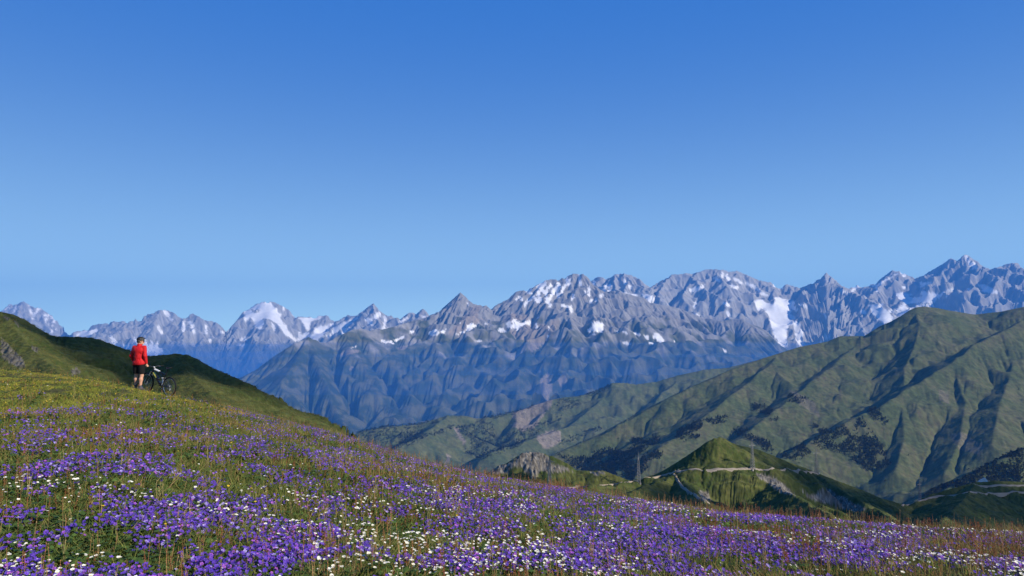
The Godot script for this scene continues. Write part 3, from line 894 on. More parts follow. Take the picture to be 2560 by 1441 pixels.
# --- the big green ridge on the right
func green_ridge() -> Dictionary:
	var sky_line := [1150, 1235, 1250, 1190, 1350, 1152, 1420, 1120, 1500, 1085, 1560, 1052, 1600, 1030, 1680, 990, 1740, 962, 1790, 941, 1833, 922, 1870, 909, 1900, 899, 1960, 880, 2000, 868, 2030, 862, 2070, 854, 2100, 841, 2130, 841, 2160, 841, 2175, 832, 2200, 816, 2225, 806, 2255, 789, 2275, 776, 2290, 769, 2310, 767, 2340, 770, 2370, 776, 2400, 781, 2440, 787, 2470, 783, 2500, 780, 2530, 774, 2560, 768, 2620, 760, 2720, 752]
	var crest := crest_slopes(sky_line, [1150, 4200, 1500, 4800, 1833, 5400, 2100, 5700, 2290, 5800, 2440, 6000, 2720, 5600])
	var bare := new_map()
	patch(bare, 1700, 900, 2.9767, [820, 230, 900, 250, 1010, 330, 1050, 440, 980, 400, 880, 320])
	patch(bare, 1700, 900, 2.9767, [2000, 560, 2100, 540, 2280, 640, 2230, 710, 2080, 660])
	patch(bare, 1700, 900, 2.9767, [1920, 220, 2000, 240, 2010, 330, 1930, 300])
	var g := build_hill({"name": "green_ridge", "seed": 53, "px0": 1130, "px1": 2660, "nx": 820, "nz": 290, "front": 3300.0, "back": 450.0, "crest": crest, "wiggle": 20.0,
		"floor": -1100.0, "steep": 0.50, "reach": 2300.0, "warp": 0.16, "bend": 0.25, "scale": 420.0, "rough": 18.0, "rocky": false, "erode": 5, "cut": 0.024, "talus": 0.95, "soft": 3, "soft_below": 9000.0, "jag": 0.5, "jag_px": 24.0, "fix": 0.5, "fine": 2.4,
		"spurs": {"every": 1500.0, "length": 1900.0, "fall": 0.33},
		"ridges": [
			{"p": [2640, 775, 5300, 2560, 803, 5100, 2500, 830, 4950, 2440, 862, 4800, 2382, 903, 4600, 2321, 944, 4450, 2254, 981, 4300, 2197, 1018, 4150, 2137, 1044, 4050, 2086, 1071, 3950, 2036, 1098, 3850, 1952, 1145, 3650, 1890, 1185, 3500], "steep": 0.58},
			{"p": [1945, 888, 5500, 1932, 907, 5350, 1865, 960, 5000, 1800, 1012, 4700, 1707, 1085, 4250, 1640, 1125, 4000], "steep": 0.45},
			{"p": [2160, 843, 5700, 2090, 910, 5200, 2010, 970, 4800, 1920, 1040, 4400, 1850, 1100, 4100], "steep": 0.42},
			{"p": [2540, 835, 5000, 2530, 928, 4500, 2500, 1012, 4000, 2480, 1112, 3500], "steep": 0.45},
			{"p": [2382, 912, 4590, 2415, 1003, 4200, 2400, 1105, 3700, 2360, 1190, 3350], "steep": 0.45},
			{"p": [2254, 990, 4290, 2262, 1095, 3850, 2240, 1180, 3500], "steep": 0.45},
			{"p": [2680, 1085, 2900, 2560, 1122, 2850, 2506, 1149, 2800, 2456, 1179, 2750, 2405, 1202, 2700, 2338, 1228, 2650, 2290, 1245, 2600], "steep": 0.62},
		]})
	var pos: PackedVector3Array = g.pos
	var col := PackedColorArray()
	col.resize(pos.size())
	var na := fbm(61, 300.0, 4)
	var nb := fbm(62, 34.0, 4)
	for k in pos.size():
		var p := pos[k]
		var d := -p.z
		var q := photo_of(p.x / d, (p.y - EYE) / d)
		var v := na.get_noise_2d(p.x, p.z)
		var f := nb.get_noise_2d(p.x, p.z)
		var c := mixc(Color(0.105, 0.135, 0.055), Color(0.155, 0.165, 0.075), 0.45 + v * 1.4 + f * 0.7)
		c = mixc(c, Color(0.15, 0.125, 0.085), f * 1.6 + v * 0.8 - 0.45)
		var s := look(bare, q + Vector2(f * 6.0, v * 6.0))
		c = mixc(c, Color(0.24, 0.21, 0.165), smoothstep(0.4, 0.8, s * 0.9 + f * 0.6) * 0.6)
		col[k] = c
	return {"name": "green_ridge_hill", "sheet": g, "colors": col}

# --- the near hills with the track and the pylons
func near_hills() -> Dictionary:
	var sky_line := [1100, 1215, 1190, 1193, 1215, 1185, 1245, 1166, 1265, 1160, 1290, 1143, 1310, 1133, 1330, 1130, 1350, 1133, 1380, 1142, 1420, 1160, 1440, 1176, 1480, 1178, 1510, 1178, 1540, 1189, 1560, 1197, 1580, 1204, 1600, 1198, 1640, 1186, 1660, 1176, 1690, 1158, 1710, 1145, 1740, 1125, 1765, 1107, 1785, 1097, 1800, 1094, 1812, 1097, 1830, 1108, 1845, 1113, 1900, 1126, 1960, 1151, 2020, 1173, 2050, 1186, 2100, 1205, 2160, 1227, 2200, 1245, 2250, 1259, 2275, 1264, 2290, 1254, 2330, 1236, 2380, 1222, 2440, 1206, 2500, 1203, 2560, 1206, 2640, 1212, 2700, 1216]
	var crest := crest_slopes(sky_line, [1100, 560, 1330, 560, 1440, 540, 1580, 520, 1800, 530, 1900, 580, 2050, 620, 2275, 680, 2440, 720, 2700, 720])
	var rock := new_map()
	patch(rock, 1200, 1100, 5.333, [80, 460, 240, 330, 360, 310, 580, 180, 720, 160, 900, 200, 950, 300, 1260, 420, 1000, 440, 800, 400, 740, 520, 600, 440, 560, 360, 420, 360, 380, 460, 200, 470])
	patch(rock, 1200, 1100, 5.333, [1460, 430, 1600, 420, 1690, 470, 1560, 480])
	patch(rock, 1700, 900, 2.9767, [880, 950, 960, 1000, 1100, 960, 1250, 1040, 1400, 1120, 1300, 1140, 1080, 1060, 950, 1020])
	patch(rock, 1700, 900, 2.9767, [140, 970, 210, 980, 240, 1060, 170, 1050])
	patch(rock, 1700, 900, 2.9767, [560, 830, 700, 880, 860, 1010, 780, 1000, 600, 890])
	var g := build_hill({"name": "near_hills", "seed": 71, "px0": 1080, "px1": 2680, "nx": 680, "nz": 190, "front": 400.0, "back": 60.0, "crest": crest, "wiggle": 2.0,
		"floor": -220.0, "steep": 0.55, "reach": 300.0, "warp": 0.14, "bend": 0.3, "scale": 46.0, "rough": 3.0, "rocky": false, "erode": 5, "cut": 0.016, "talus": 1.2, "jag": 0.8, "jag_px": 14.0, "fix": 0.5, "fine": 0.35,
		"ridges": [
			{"p": [1812, 1098, 530, 1845, 1130, 525, 1884, 1172, 520, 1930, 1206, 480, 1980, 1237, 440, 2030, 1264, 400, 2090, 1298, 355, 2160, 1330, 310], "steep": 0.62},
			{"p": [1600, 1203, 515, 1647, 1192, 510, 1709, 1180, 505, 1787, 1179, 505, 1866, 1176, 515, 1884, 1174, 520], "steep": 0.5},
			{"p": [1410, 1222, 440, 1475, 1216, 460, 1537, 1212, 490, 1565, 1207, 505, 1600, 1203, 515], "steep": 0.45},
			{"p": [1180, 1187, 330, 1225, 1185, 330, 1260, 1183, 330, 1300, 1186, 325, 1340, 1199, 320, 1390, 1222, 315, 1440, 1245, 310], "steep": 0.5},
			{"p": [1690, 1190, 505, 1640, 1205, 470, 1600, 1222, 430, 1560, 1245, 390], "steep": 0.5},
			{"p": [1700, 1192, 500, 1725, 1231, 430, 1778, 1265, 370, 1800, 1290, 330], "steep": 0.5},
			{"p": [2029, 1180, 610, 2100, 1225, 540, 2180, 1270, 470, 2260, 1310, 400], "steep": 0.55},
			{"p": [2440, 1210, 710, 2400, 1260, 600, 2350, 1310, 480], "steep": 0.5},
		]})
	var pos: PackedVector3Array = g.pos
	var col := PackedColorArray()
	col.resize(pos.size())
	var na := fbm(73, 34.0, 4)
	var nb := fbm(74, 4.5, 4)
	var nr := fbm(75, 3.0, 3)
	for k in pos.size():
		var p := pos[k]
		var d := -p.z
		var q := photo_of(p.x / d, (p.y - EYE) / d)
		var v := na.get_noise_2d(p.x, p.z)
		var f := nb.get_noise_2d(p.x, p.z)
		var c := mixc(Color(0.08, 0.11, 0.03), Color(0.16, 0.17, 0.05), 0.42 + v * 1.2 + f * 0.9)
		c = mixc(c, Color(0.14, 0.115, 0.07), f * 1.4 - 0.35)
		var s := smoothstep(0.3, 0.7, look(rock, q + Vector2(f * 6.0, v * 6.0)) * 0.85 + f * 0.55)
		c = mixc(c, mixc(Color(0.42, 0.385, 0.32), Color(0.15, 0.135, 0.11), 0.5 + nr.get_noise_3d(p.x * 2.0, p.y * 0.35, p.z) * 1.6), s)
		col[k] = c
		# rock stands out of the turf in ribs
		pos[k].y += s * nr.get_noise_3d(p.x * 1.3, p.y * 0.15, p.z * 0.4) * 1.3
	g.pos = pos
	g.nor = sheet_normals(pos, g.nx, g.nz)
	return {"name": "near_hills", "sheet": g, "colors": col}

func tracks():
	# the dirt track, laid into the slope
	var dirt := painted(1.0, 0.1)
	for t in [[1390, 1222, 1428, 1219, 1475, 1215, 1537, 1211, 1565, 1206, 1600, 1202, 1647, 1191, 1678, 1184, 1709, 1179, 1787, 1178, 1866, 1174, 1884, 1174, 1922, 1177, 1969, 1175, 2029, 1180, 2050, 1188],
			[1684, 1186, 1694, 1198, 1703, 1215, 1725, 1231, 1750, 1246, 1778, 1262], [2255, 1266, 2290, 1257, 2340, 1243, 2380, 1238, 2460, 1235, 2560, 1231, 2640, 1229], [2430, 1214, 2500, 1216, 2560, 1215, 2640, 1217]]:
		track(t, dirt, 1.5 if t[0] != 1684 else 1.1)

func height_on(g: Dictionary, px: float, py: float) -> Vector3:
	# the nearest visible point of a hill sheet in that direction
	var nx: int = g.nx
	var pos: PackedVector3Array = g.pos
	var s := slope_of(px, py)
	var fj: float = (s.x - g.a0) / g.da
	var j := clampi(int(fj), 0, nx - 2)
	var t := clampf(fj - j, 0.0, 1.0)
	var best := Vector3.ZERO
	var err := 1e9
	var prev_e := -9.0
	for i in g.nz:
		var p := pos[i * nx + j].lerp(pos[i * nx + j + 1], t)
		var e := (p.y - EYE) / -p.z
		if e >= s.y and i > 0:
			var b := pos[(i - 1) * nx + j].lerp(pos[(i - 1) * nx + j + 1], t)
			var eb := (b.y - EYE) / -b.z
			return b.lerp(p, clampf((s.y - eb) / maxf(e - eb, 1e-6), 0.0, 1.0))
		if absf(e - s.y) < err:
			err = absf(e - s.y)
			best = p
	return best

func height_at(g: Dictionary, x: float, z: float) -> float:
	var nx: int = g.nx
	var pos: PackedVector3Array = g.pos
	var fj: float = clampf((x / -z - g.a0) / g.da, 0.0, nx - 1.001)
	var j := int(fj)
	var t := fj - j
	var d: float = lerpf(g.dc[j], g.dc[j + 1], t)
	var fi: float = clampf((-z - d + g.front) / g.dz, 0.0, g.nz - 1.001)
	var i := int(fi)
	var u := fi - i
	var k := i * nx + j
	return lerpf(lerpf(pos[k].y, pos[k + 1].y, t), lerpf(pos[k + nx].y, pos[k + nx + 1].y, t), u)

func track(t: Array, mat: Material, width: float):
	var pts := PackedVector3Array()
	for i in range(0, t.size() - 2, 2):
		for q in 8:
			var f := q / 8.0
			pts.append(height_on(hill_near, lerpf(t[i], t[i + 2], f), lerpf(t[i + 1], t[i + 3], f)))
	# smooth the line, then lay a strip with a cut bank
	for turn in 6:
		for i in range(1, pts.size() - 1):
			pts[i] = (pts[i - 1] + pts[i] * 2.0 + pts[i + 1]) * 0.25
	var st := SurfaceTool.new()
	st.begin(Mesh.PRIMITIVE_TRIANGLES)
	var nn := fbm(81, 2.2, 3)
	var rows := 7
	var prof := PackedVector2Array()
	for i in pts.size():
		var dir := (pts[mini(i + 1, pts.size() - 1)] - pts[maxi(i - 1, 0)])
		dir.y = 0
		if dir.length() < 1e-4: dir = Vector3.RIGHT
		dir = dir.normalized()
		var side := Vector3(dir.z, 0, -dir.x)
		if side.z > 0: side = -side          # towards the hill, away from the camera
		for r in rows:
			var u := float(r) / (rows - 1)
			var wob := nn.get_noise_2d(i * 1.3, r * 3.0)
			var p := pts[i] + side * (lerpf(-width * 0.5, width * 0.95, u) + wob * 0.7)
			var y := height_at(hill_near, p.x, p.z) + 0.35
			p.y = maxf(y, pts[i].y + 0.2 if u < 0.6 else y)
			if r == 0: p.y = y - 0.7
			if r == rows - 1: p.y = y - 0.5
			var f := nn.get_noise_3d(p.x, p.y, p.z)
			st.set_color(mixc(Color(0.32, 0.27, 0.21), Color(0.22, 0.19, 0.15), 0.45 + f * 1.5))
			st.set_smooth_group(0)
			st.add_vertex(p)
	for i in pts.size() - 1:
		for r in rows - 1:
			var k := i * rows + r
			for v in [k, k + 1, k + rows, k + rows, k + 1, k + rows + 1]:
				st.add_index(v)
	st.generate_normals()
	land("dirt_track", st.commit(), mat)

# --- the dark hill on the left
func left_hill() -> Dictionary:
	var sky_line := [-140, 772, -60, 776, 0, 780, 30, 786, 60, 799, 80, 812, 100, 824, 120, 836, 140, 842, 170, 843, 200, 843, 225, 844, 250, 850, 280, 862, 300, 869, 330, 880, 350, 888, 375, 891, 400, 889, 440, 885, 470, 888, 490, 897, 510, 909, 535, 923, 560, 934, 590, 946, 620, 960, 635, 974, 650, 985, 670, 996, 700, 1013, 730, 1030, 760, 1047, 800, 1067, 830, 1081, 860, 1100, 890, 1130, 940, 1190, 1050, 1330]
	var crest := crest_slopes(sky_line, [-140, 190, 140, 205, 360, 215, 440, 200, 640, 175, 1050, 150])
	var rock := new_map()
	for p in [[0, 780, 60, 830, 120, 900, 240, 1010, 330, 1100, 400, 1240, 430, 1320, 300, 1300, 200, 1240, 100, 1180, 0, 1100], [30, 450, 120, 470, 170, 530, 90, 520], [230, 520, 300, 570, 290, 640, 240, 600], [480, 960, 560, 940, 640, 990, 600, 1040, 520, 1010], [1140, 1300, 1230, 1280, 1290, 1330, 1260, 1390, 1140, 1380], [470, 530, 545, 560, 560, 590, 480, 570]]:
		patch(rock, 0, 720, 6.4, p)
	var g := build_hill({"name": "left_hill", "seed": 91, "px0": -120, "px1": 1000, "nx": 470, "nz": 170, "front": 95.0, "back": 40.0, "crest": crest, "wiggle": 1.0,
		"floor": -60.0, "steep": 0.42, "reach": 110.0, "warp": 0.12, "bend": 0.2, "scale": 22.0, "rough": 1.0, "rocky": false, "erode": 3, "cut": 0.01, "talus": 1.2, "jag": 0.9, "jag_px": 22.0, "fix": 0.4, "fine": 0.12,
		"ridges": [
			{"p": [0, 782, 190, 60, 850, 170, 110, 905, 150, 150, 940, 135], "steep": 0.5},
			{"p": [440, 887, 200, 470, 930, 175, 520, 980, 150, 560, 1020, 130], "steep": 0.4},
		]})
	var pos: PackedVector3Array = g.pos
	var col := PackedColorArray()
	col.resize(pos.size())
	var na := fbm(93, 16.0, 4)
	var nb := fbm(94, 1.6, 4)
	for k in pos.size():
		var p := pos[k]
		var d := -p.z
		var q := photo_of(p.x / d, (p.y - EYE) / d)
		var v := na.get_noise_2d(p.x * 0.7, p.z)
		var f := nb.get_noise_2d(p.x, p.z * 0.7)
		var c := mixc(Color(0.08, 0.11, 0.03), Color(0.16, 0.17, 0.05), 0.45 + v * 1.1 + f * 0.9)
		c = mixc(c, Color(0.10, 0.085, 0.05), f * 1.0 - 0.35)
		var s := smoothstep(0.35, 0.7, look(rock, q + Vector2(f * 7.0, v * 5.0)) * 0.8 + f * 0.5)
		c = mixc(c, mixc(Color(0.30, 0.28, 0.25), Color(0.14, 0.13, 0.11), 0.5 + f * 1.5), s)
		col[k] = c
		pos[k].y += s * f * 1.1 + f * 0.1
	g.pos = pos
	g.nor = sheet_normals(pos, g.nx, g.nz)
	return {"name": "dark_hill", "sheet": g, "colors": col}

# --- the meadow itself
func meadow_ground():
	var nx := 420
	var nz := 230
	var pos := PackedVector3Array()
	var col := PackedColorArray()
	pos.resize(nx * nz)
	col.resize(nx * nz)
	var nb := fbm(101, 0.22, 4)
	for i in nz:
		var d := 0.6 + 89.4 * pow(float(i) / (nz - 1), 1.9)
		for j in nx:
			var a := lerpf(-1.15, 1.15, float(j) / (nx - 1))
			var x := a * maxf(d, 4.0)
			pos[i * nx + j] = Vector3(x, meadow_y(x, -d), -d)
			var f := nb.get_noise_2d(x, d)
			col[i * nx + j] = mixc(Color(0.045, 0.05, 0.018), Color(0.10, 0.09, 0.045), 0.4 + f)
	var g := {"pos": pos, "nx": nx, "nz": nz, "nor": sheet_normals(pos, nx, nz)}
	land("meadow_ground", sheet_mesh(g, col), painted(1.0, 0.1))

# ------------------------------------------------------------------ meadow plants
var spots_near := {}

func vrand(r: RandomNumberGenerator, a: float, b: float) -> float:
	return r.randf_range(a, b)

class Soup:
	# loose triangles with flat normals and linear colours
	var v := PackedVector3Array()
	var n := PackedVector3Array()
	var c := PackedColorArray()
	func tri(a: Vector3, b: Vector3, d: Vector3, col: Color, up := Vector3.ZERO):
		var m := (d - a).cross(b - a).normalized()
		if up != Vector3.ZERO: m = (m * signf(m.dot(up) + 1e-6) + up * 0.6).normalized()
		for p in [a, b, d]:
			v.append(p)
			n.append(m)
			c.append(col)
	func quad(a: Vector3, b: Vector3, d: Vector3, e: Vector3, col: Color, up := Vector3.ZERO):
		tri(a, b, d, col, up)
		tri(a, d, e, col, up)
	func blade(root: Vector3, side: Vector3, lean: Vector3, h: float, w: float, c0: Color, c1: Color):
		var mid := root + Vector3.UP * h * 0.55 + lean * 0.35
		var tip := root + Vector3.UP * h + lean
		var m := side.cross(Vector3.UP).normalized()
		quad(root - side * w * 0.5, mid - side * w * 0.45, mid + side * w * 0.45, root + side * w * 0.5, c0, m)
		tri(mid - side * w * 0.45, tip, mid + side * w * 0.45, c1, m)
	func rod(a: Vector3, b: Vector3, r0: float, r1: float, sides: int, col: Color):
		var ax := (b - a).normalized()
		var u := ax.cross(Vector3.RIGHT if absf(ax.x) < 0.9 else Vector3.UP).normalized()
		var w := ax.cross(u)
		for k in sides:
			var t0 := TAU * k / sides
			var t1 := TAU * (k + 1) / sides
			var o0 := u * cos(t0) + w * sin(t0)
			var o1 := u * cos(t1) + w * sin(t1)
			quad(a + o0 * r0, b + o0 * r1, b + o1 * r1, a + o1 * r0, col)
	func add_to(m: ArrayMesh, mat: Material):
		var arr := []
		arr.resize(Mesh.ARRAY_MAX)
		arr[Mesh.ARRAY_VERTEX] = v
		arr[Mesh.ARRAY_NORMAL] = n
		arr[Mesh.ARRAY_COLOR] = c
		m.add_surface_from_arrays(Mesh.PRIMITIVE_TRIANGLES, arr)
		m.surface_set_material(m.get_surface_count() - 1, mat)
	func mesh(mat: Material) -> ArrayMesh:
		var m := ArrayMesh.new()
		add_to(m, mat)
		return m

func leafy(c := Color(0.5, 0.6, 0.2)) -> StandardMaterial3D:
	var m := painted(0.75, 0.3)
	m.backlight_enabled = true
	m.backlight = Color(0.55, 0.55, 0.55)
	m.cull_mode = BaseMaterial3D.CULL_DISABLED
	return m

func grass_patch(r: RandomNumberGenerator, dry: float, tall: float) -> Soup:
	var s := Soup.new()
	for k in 46:
		var a := r.randf() * TAU
		var q := sqrt(r.randf()) * 0.20
		var root := Vector3(cos(a) * q, -0.01, sin(a) * q)
		var t := r.randf() * TAU
		var side := Vector3(cos(t), 0, sin(t))
		var h := vrand(r, 0.045, 0.15) * tall
		var lean := Vector3(r.randfn(0, 0.5), 0, r.randfn(0, 0.5)) * h
		var green := Color(0.06, 0.095, 0.02).lerp(Color(0.15, 0.18, 0.04), r.randf())
		var straw := Color(0.26, 0.20, 0.085).lerp(Color(0.17, 0.085, 0.04), r.randf())
		var col := green.lerp(straw, 1.0 if r.randf() < dry else r.randf() * 0.25)
		s.blade(root, side, lean, h, vrand(r, 0.004, 0.009), col, col * 1.12)
	return s

func leaf_patch(r: RandomNumberGenerator) -> Soup:
	# low broad leaves of the flowering plants
	var s := Soup.new()
	for k in 20:
		var a := r.randf() * TAU
		var q := sqrt(r.randf()) * 0.16
		var p := Vector3(cos(a) * q, vrand(r, 0.02, 0.095), sin(a) * q)
		var t := r.randf() * TAU
		var dir := Vector3(cos(t), vrand(r, -0.35, 0.55), sin(t)).normalized()
		var side := dir.cross(Vector3.UP).normalized()
		var l := vrand(r, 0.025, 0.055)
		var w := l * vrand(r, 0.3, 0.55)
		var col := Color(0.035, 0.075, 0.018).lerp(Color(0.10, 0.16, 0.03), r.randf())
		var m := p + dir * l * 0.5 + Vector3.DOWN * l * 0.08
		s.tri(p, m - side * w, p + dir * l, col, Vector3.UP)
		s.tri(p, p + dir * l, m + side * w, col * 0.94, Vector3.UP)
		s.tri(Vector3(p.x * 0.7, -0.01, p.z * 0.7), p + side * 0.0025, p - side * 0.0025, col * 0.8)
	return s

func bloom(petals: int, rad: float, broad: float, cup: float, eye: Color, eye_r: float, col := Color.WHITE) -> Soup:
	# a flower head on the origin, looking along +y
	var s := Soup.new()
	for k in petals:
		var t := TAU * k / petals
		var d := Vector3(cos(t), 0, sin(t))
		var side := Vector3(-sin(t), 0, cos(t))
		var big := rad * (1.0 if k != 0 else 1.15)
		var a := d * rad * 0.12
		var b := d * big * 0.62 + Vector3.UP * cup * 0.5
		var e := d * big + Vector3.UP * cup * (0.85 if k % 2 else 1.1)
		var w := side * broad
		var sh := col * (0.88 + 0.12 * hash1(k))
		s.tri(a, b - w, b + w, sh, Vector3.UP)
		s.tri(b - w, e - w * 0.45, e + w * 0.45, sh, Vector3.UP)
		s.tri(b - w, e + w * 0.45, b + w, sh, Vector3.UP)
	if eye_r > 0.0:
		for k in 5:
			var t0 := TAU * k / 5
			var t1 := TAU * (k + 1) / 5
			s.tri(Vector3(0, cup * 0.3 + eye_r * 0.5, 0), Vector3(cos(t0), 0, sin(t0)) * eye_r + Vector3.UP * cup * 0.25, Vector3(cos(t1), 0, sin(t1)) * eye_r + Vector3.UP * cup * 0.25, eye, Vector3.UP)
	return s

func stem(h: float, lean: Vector3, leaves: int, r: RandomNumberGenerator, col: Color) -> Soup:
	# from the ground up to the origin, which is the foot of the flower head
	var s := Soup.new()
	var foot := Vector3(-lean.x, -h, -lean.z)
	s.rod(foot, foot * 0.5 + lean * 0.1, 0.0016, 0.0014, 3, col)
	s.rod(foot * 0.5 + lean * 0.1, Vector3.ZERO, 0.0014, 0.0011, 3, col)
	for k in leaves:
		var f := vrand(r, 0.35, 0.9)
		var t := r.randf() * TAU
		var d := Vector3(cos(t), vrand(r, 0.0, 0.6), sin(t)).normalized()
		var p := foot * f
		var l := vrand(r, 0.02, 0.04)
		var w := d.cross(Vector3.UP).normalized() * l * 0.28
		s.tri(p, p + d * l * 0.5 + w, p + d * l, col * 1.05, Vector3.UP)
		s.tri(p, p + d * l, p + d * l * 0.5 - w, col * 0.95, Vector3.UP)
	return s

func sorrel(r: RandomNumberGenerator, h: float) -> Array:
	# stalk, and the rusty seed spike on it
	var st := Soup.new()
	var sp := Soup.new()
	var lean := Vector3(r.randfn(0, 0.07), 0, r.randfn(0, 0.07)) * h
	st.rod(Vector3(0, -0.02, 0), Vector3.UP * h * 0.6 + lean * 0.4, 0.0022, 0.0018, 3, Color(0.22, 0.085, 0.04))
	st.rod(Vector3.UP * h * 0.6 + lean * 0.4, Vector3.UP * h + lean, 0.0018, 0.001, 3, Color(0.25, 0.10, 0.05))
	for k in 3:
		var t := r.randf() * TAU
		var d := Vector3(cos(t), 0.8, sin(t)).normalized()
		var w := d.cross(Vector3.UP).normalized() * 0.006
		var p := Vector3.UP * h * vrand(r, 0.08, 0.3)
		st.tri(p, p + d * 0.05 + w, p + d * 0.09, Color(0.10, 0.14, 0.03))
	for k in 46:
		var f := vrand(r, 0.42, 1.0)
		var p := Vector3.UP * h * f + lean * f
		var t := r.randf() * TAU
		var rad := 0.026 * (1.15 - f) + 0.005
		p += Vector3(cos(t), 0, sin(t)) * rad * r.randf() + Vector3.UP * rad * 0.4
		var u := Vector3(r.randfn(), r.randfn(), r.randfn()).normalized() * 0.0048
		var w := u.cross(Vector3(r.randfn(), r.randfn(), r.randfn())).normalized() * 0.0045
		var col := Color(0.30, 0.085, 0.035).lerp(Color(0.42, 0.19, 0.08), r.randf())
		sp.tri(p - u, p + w, p + u, col)
		sp.tri(p - w * 0.6, p + u * 0.8, p + w * 0.7 - u, col * 0.8)
	return [st, sp]

func seed_stalk(r: RandomNumberGenerator) -> Soup:
	var s := Soup.new()
	for q in 3:
		var h := vrand(r, 0.16, 0.30)
		var root := Vector3(r.randfn(0, 0.03), -0.02, r.randfn(0, 0.03))
		var top := root + Vector3(r.randfn(0, 0.03), h, r.randfn(0, 0.03))
		var col := Color(0.33, 0.27, 0.12).lerp(Color(0.30, 0.13, 0.06), r.randf())
		s.rod(root, top, 0.0013, 0.0009, 3, col)
		for k in 9:
			var p := root.lerp(top, vrand(r, 0.74, 1.02))
			var u := Vector3(r.randfn() * 0.4, 1, r.randfn() * 0.4).normalized() * 0.007
			var w := Vector3(r.randfn(), 0, r.randfn()).normalized() * 0.003
			s.tri(p - w, p + u, p + w, col * 1.15)
	return s

func scatter(name_: String, meshes: Array, places: Array, label: String):
	# places: [Transform3D, Color] per copy, shared out over the mesh variants; one object for each variant would split the stuff, so variants hang below one node
	var root := Node3D.new()
	root.name = numbered(name_)
	add_child(root, true)
	tag(root, label, name_.replace("_", " "), "", "stuff")
	for v in meshes.size():
		var mine := []
		for k in range(v, places.size(), meshes.size()):
			mine.append(places[k])
		if mine.is_empty(): continue
		var mm := MultiMesh.new()
		mm.transform_format = MultiMesh.TRANSFORM_3D
		mm.use_colors = true
		mm.mesh = meshes[v]
		mm.instance_count = mine.size()
		for k in mine.size():
			mm.set_instance_transform(k, mine[k][0])
			mm.set_instance_color(k, mine[k][1])
		var o := MultiMeshInstance3D.new()
		o.name = name_ + "_patch"
		o.multimesh = mm
		o.set_meta("kind", "stuff")
		root.add_child(o, true)

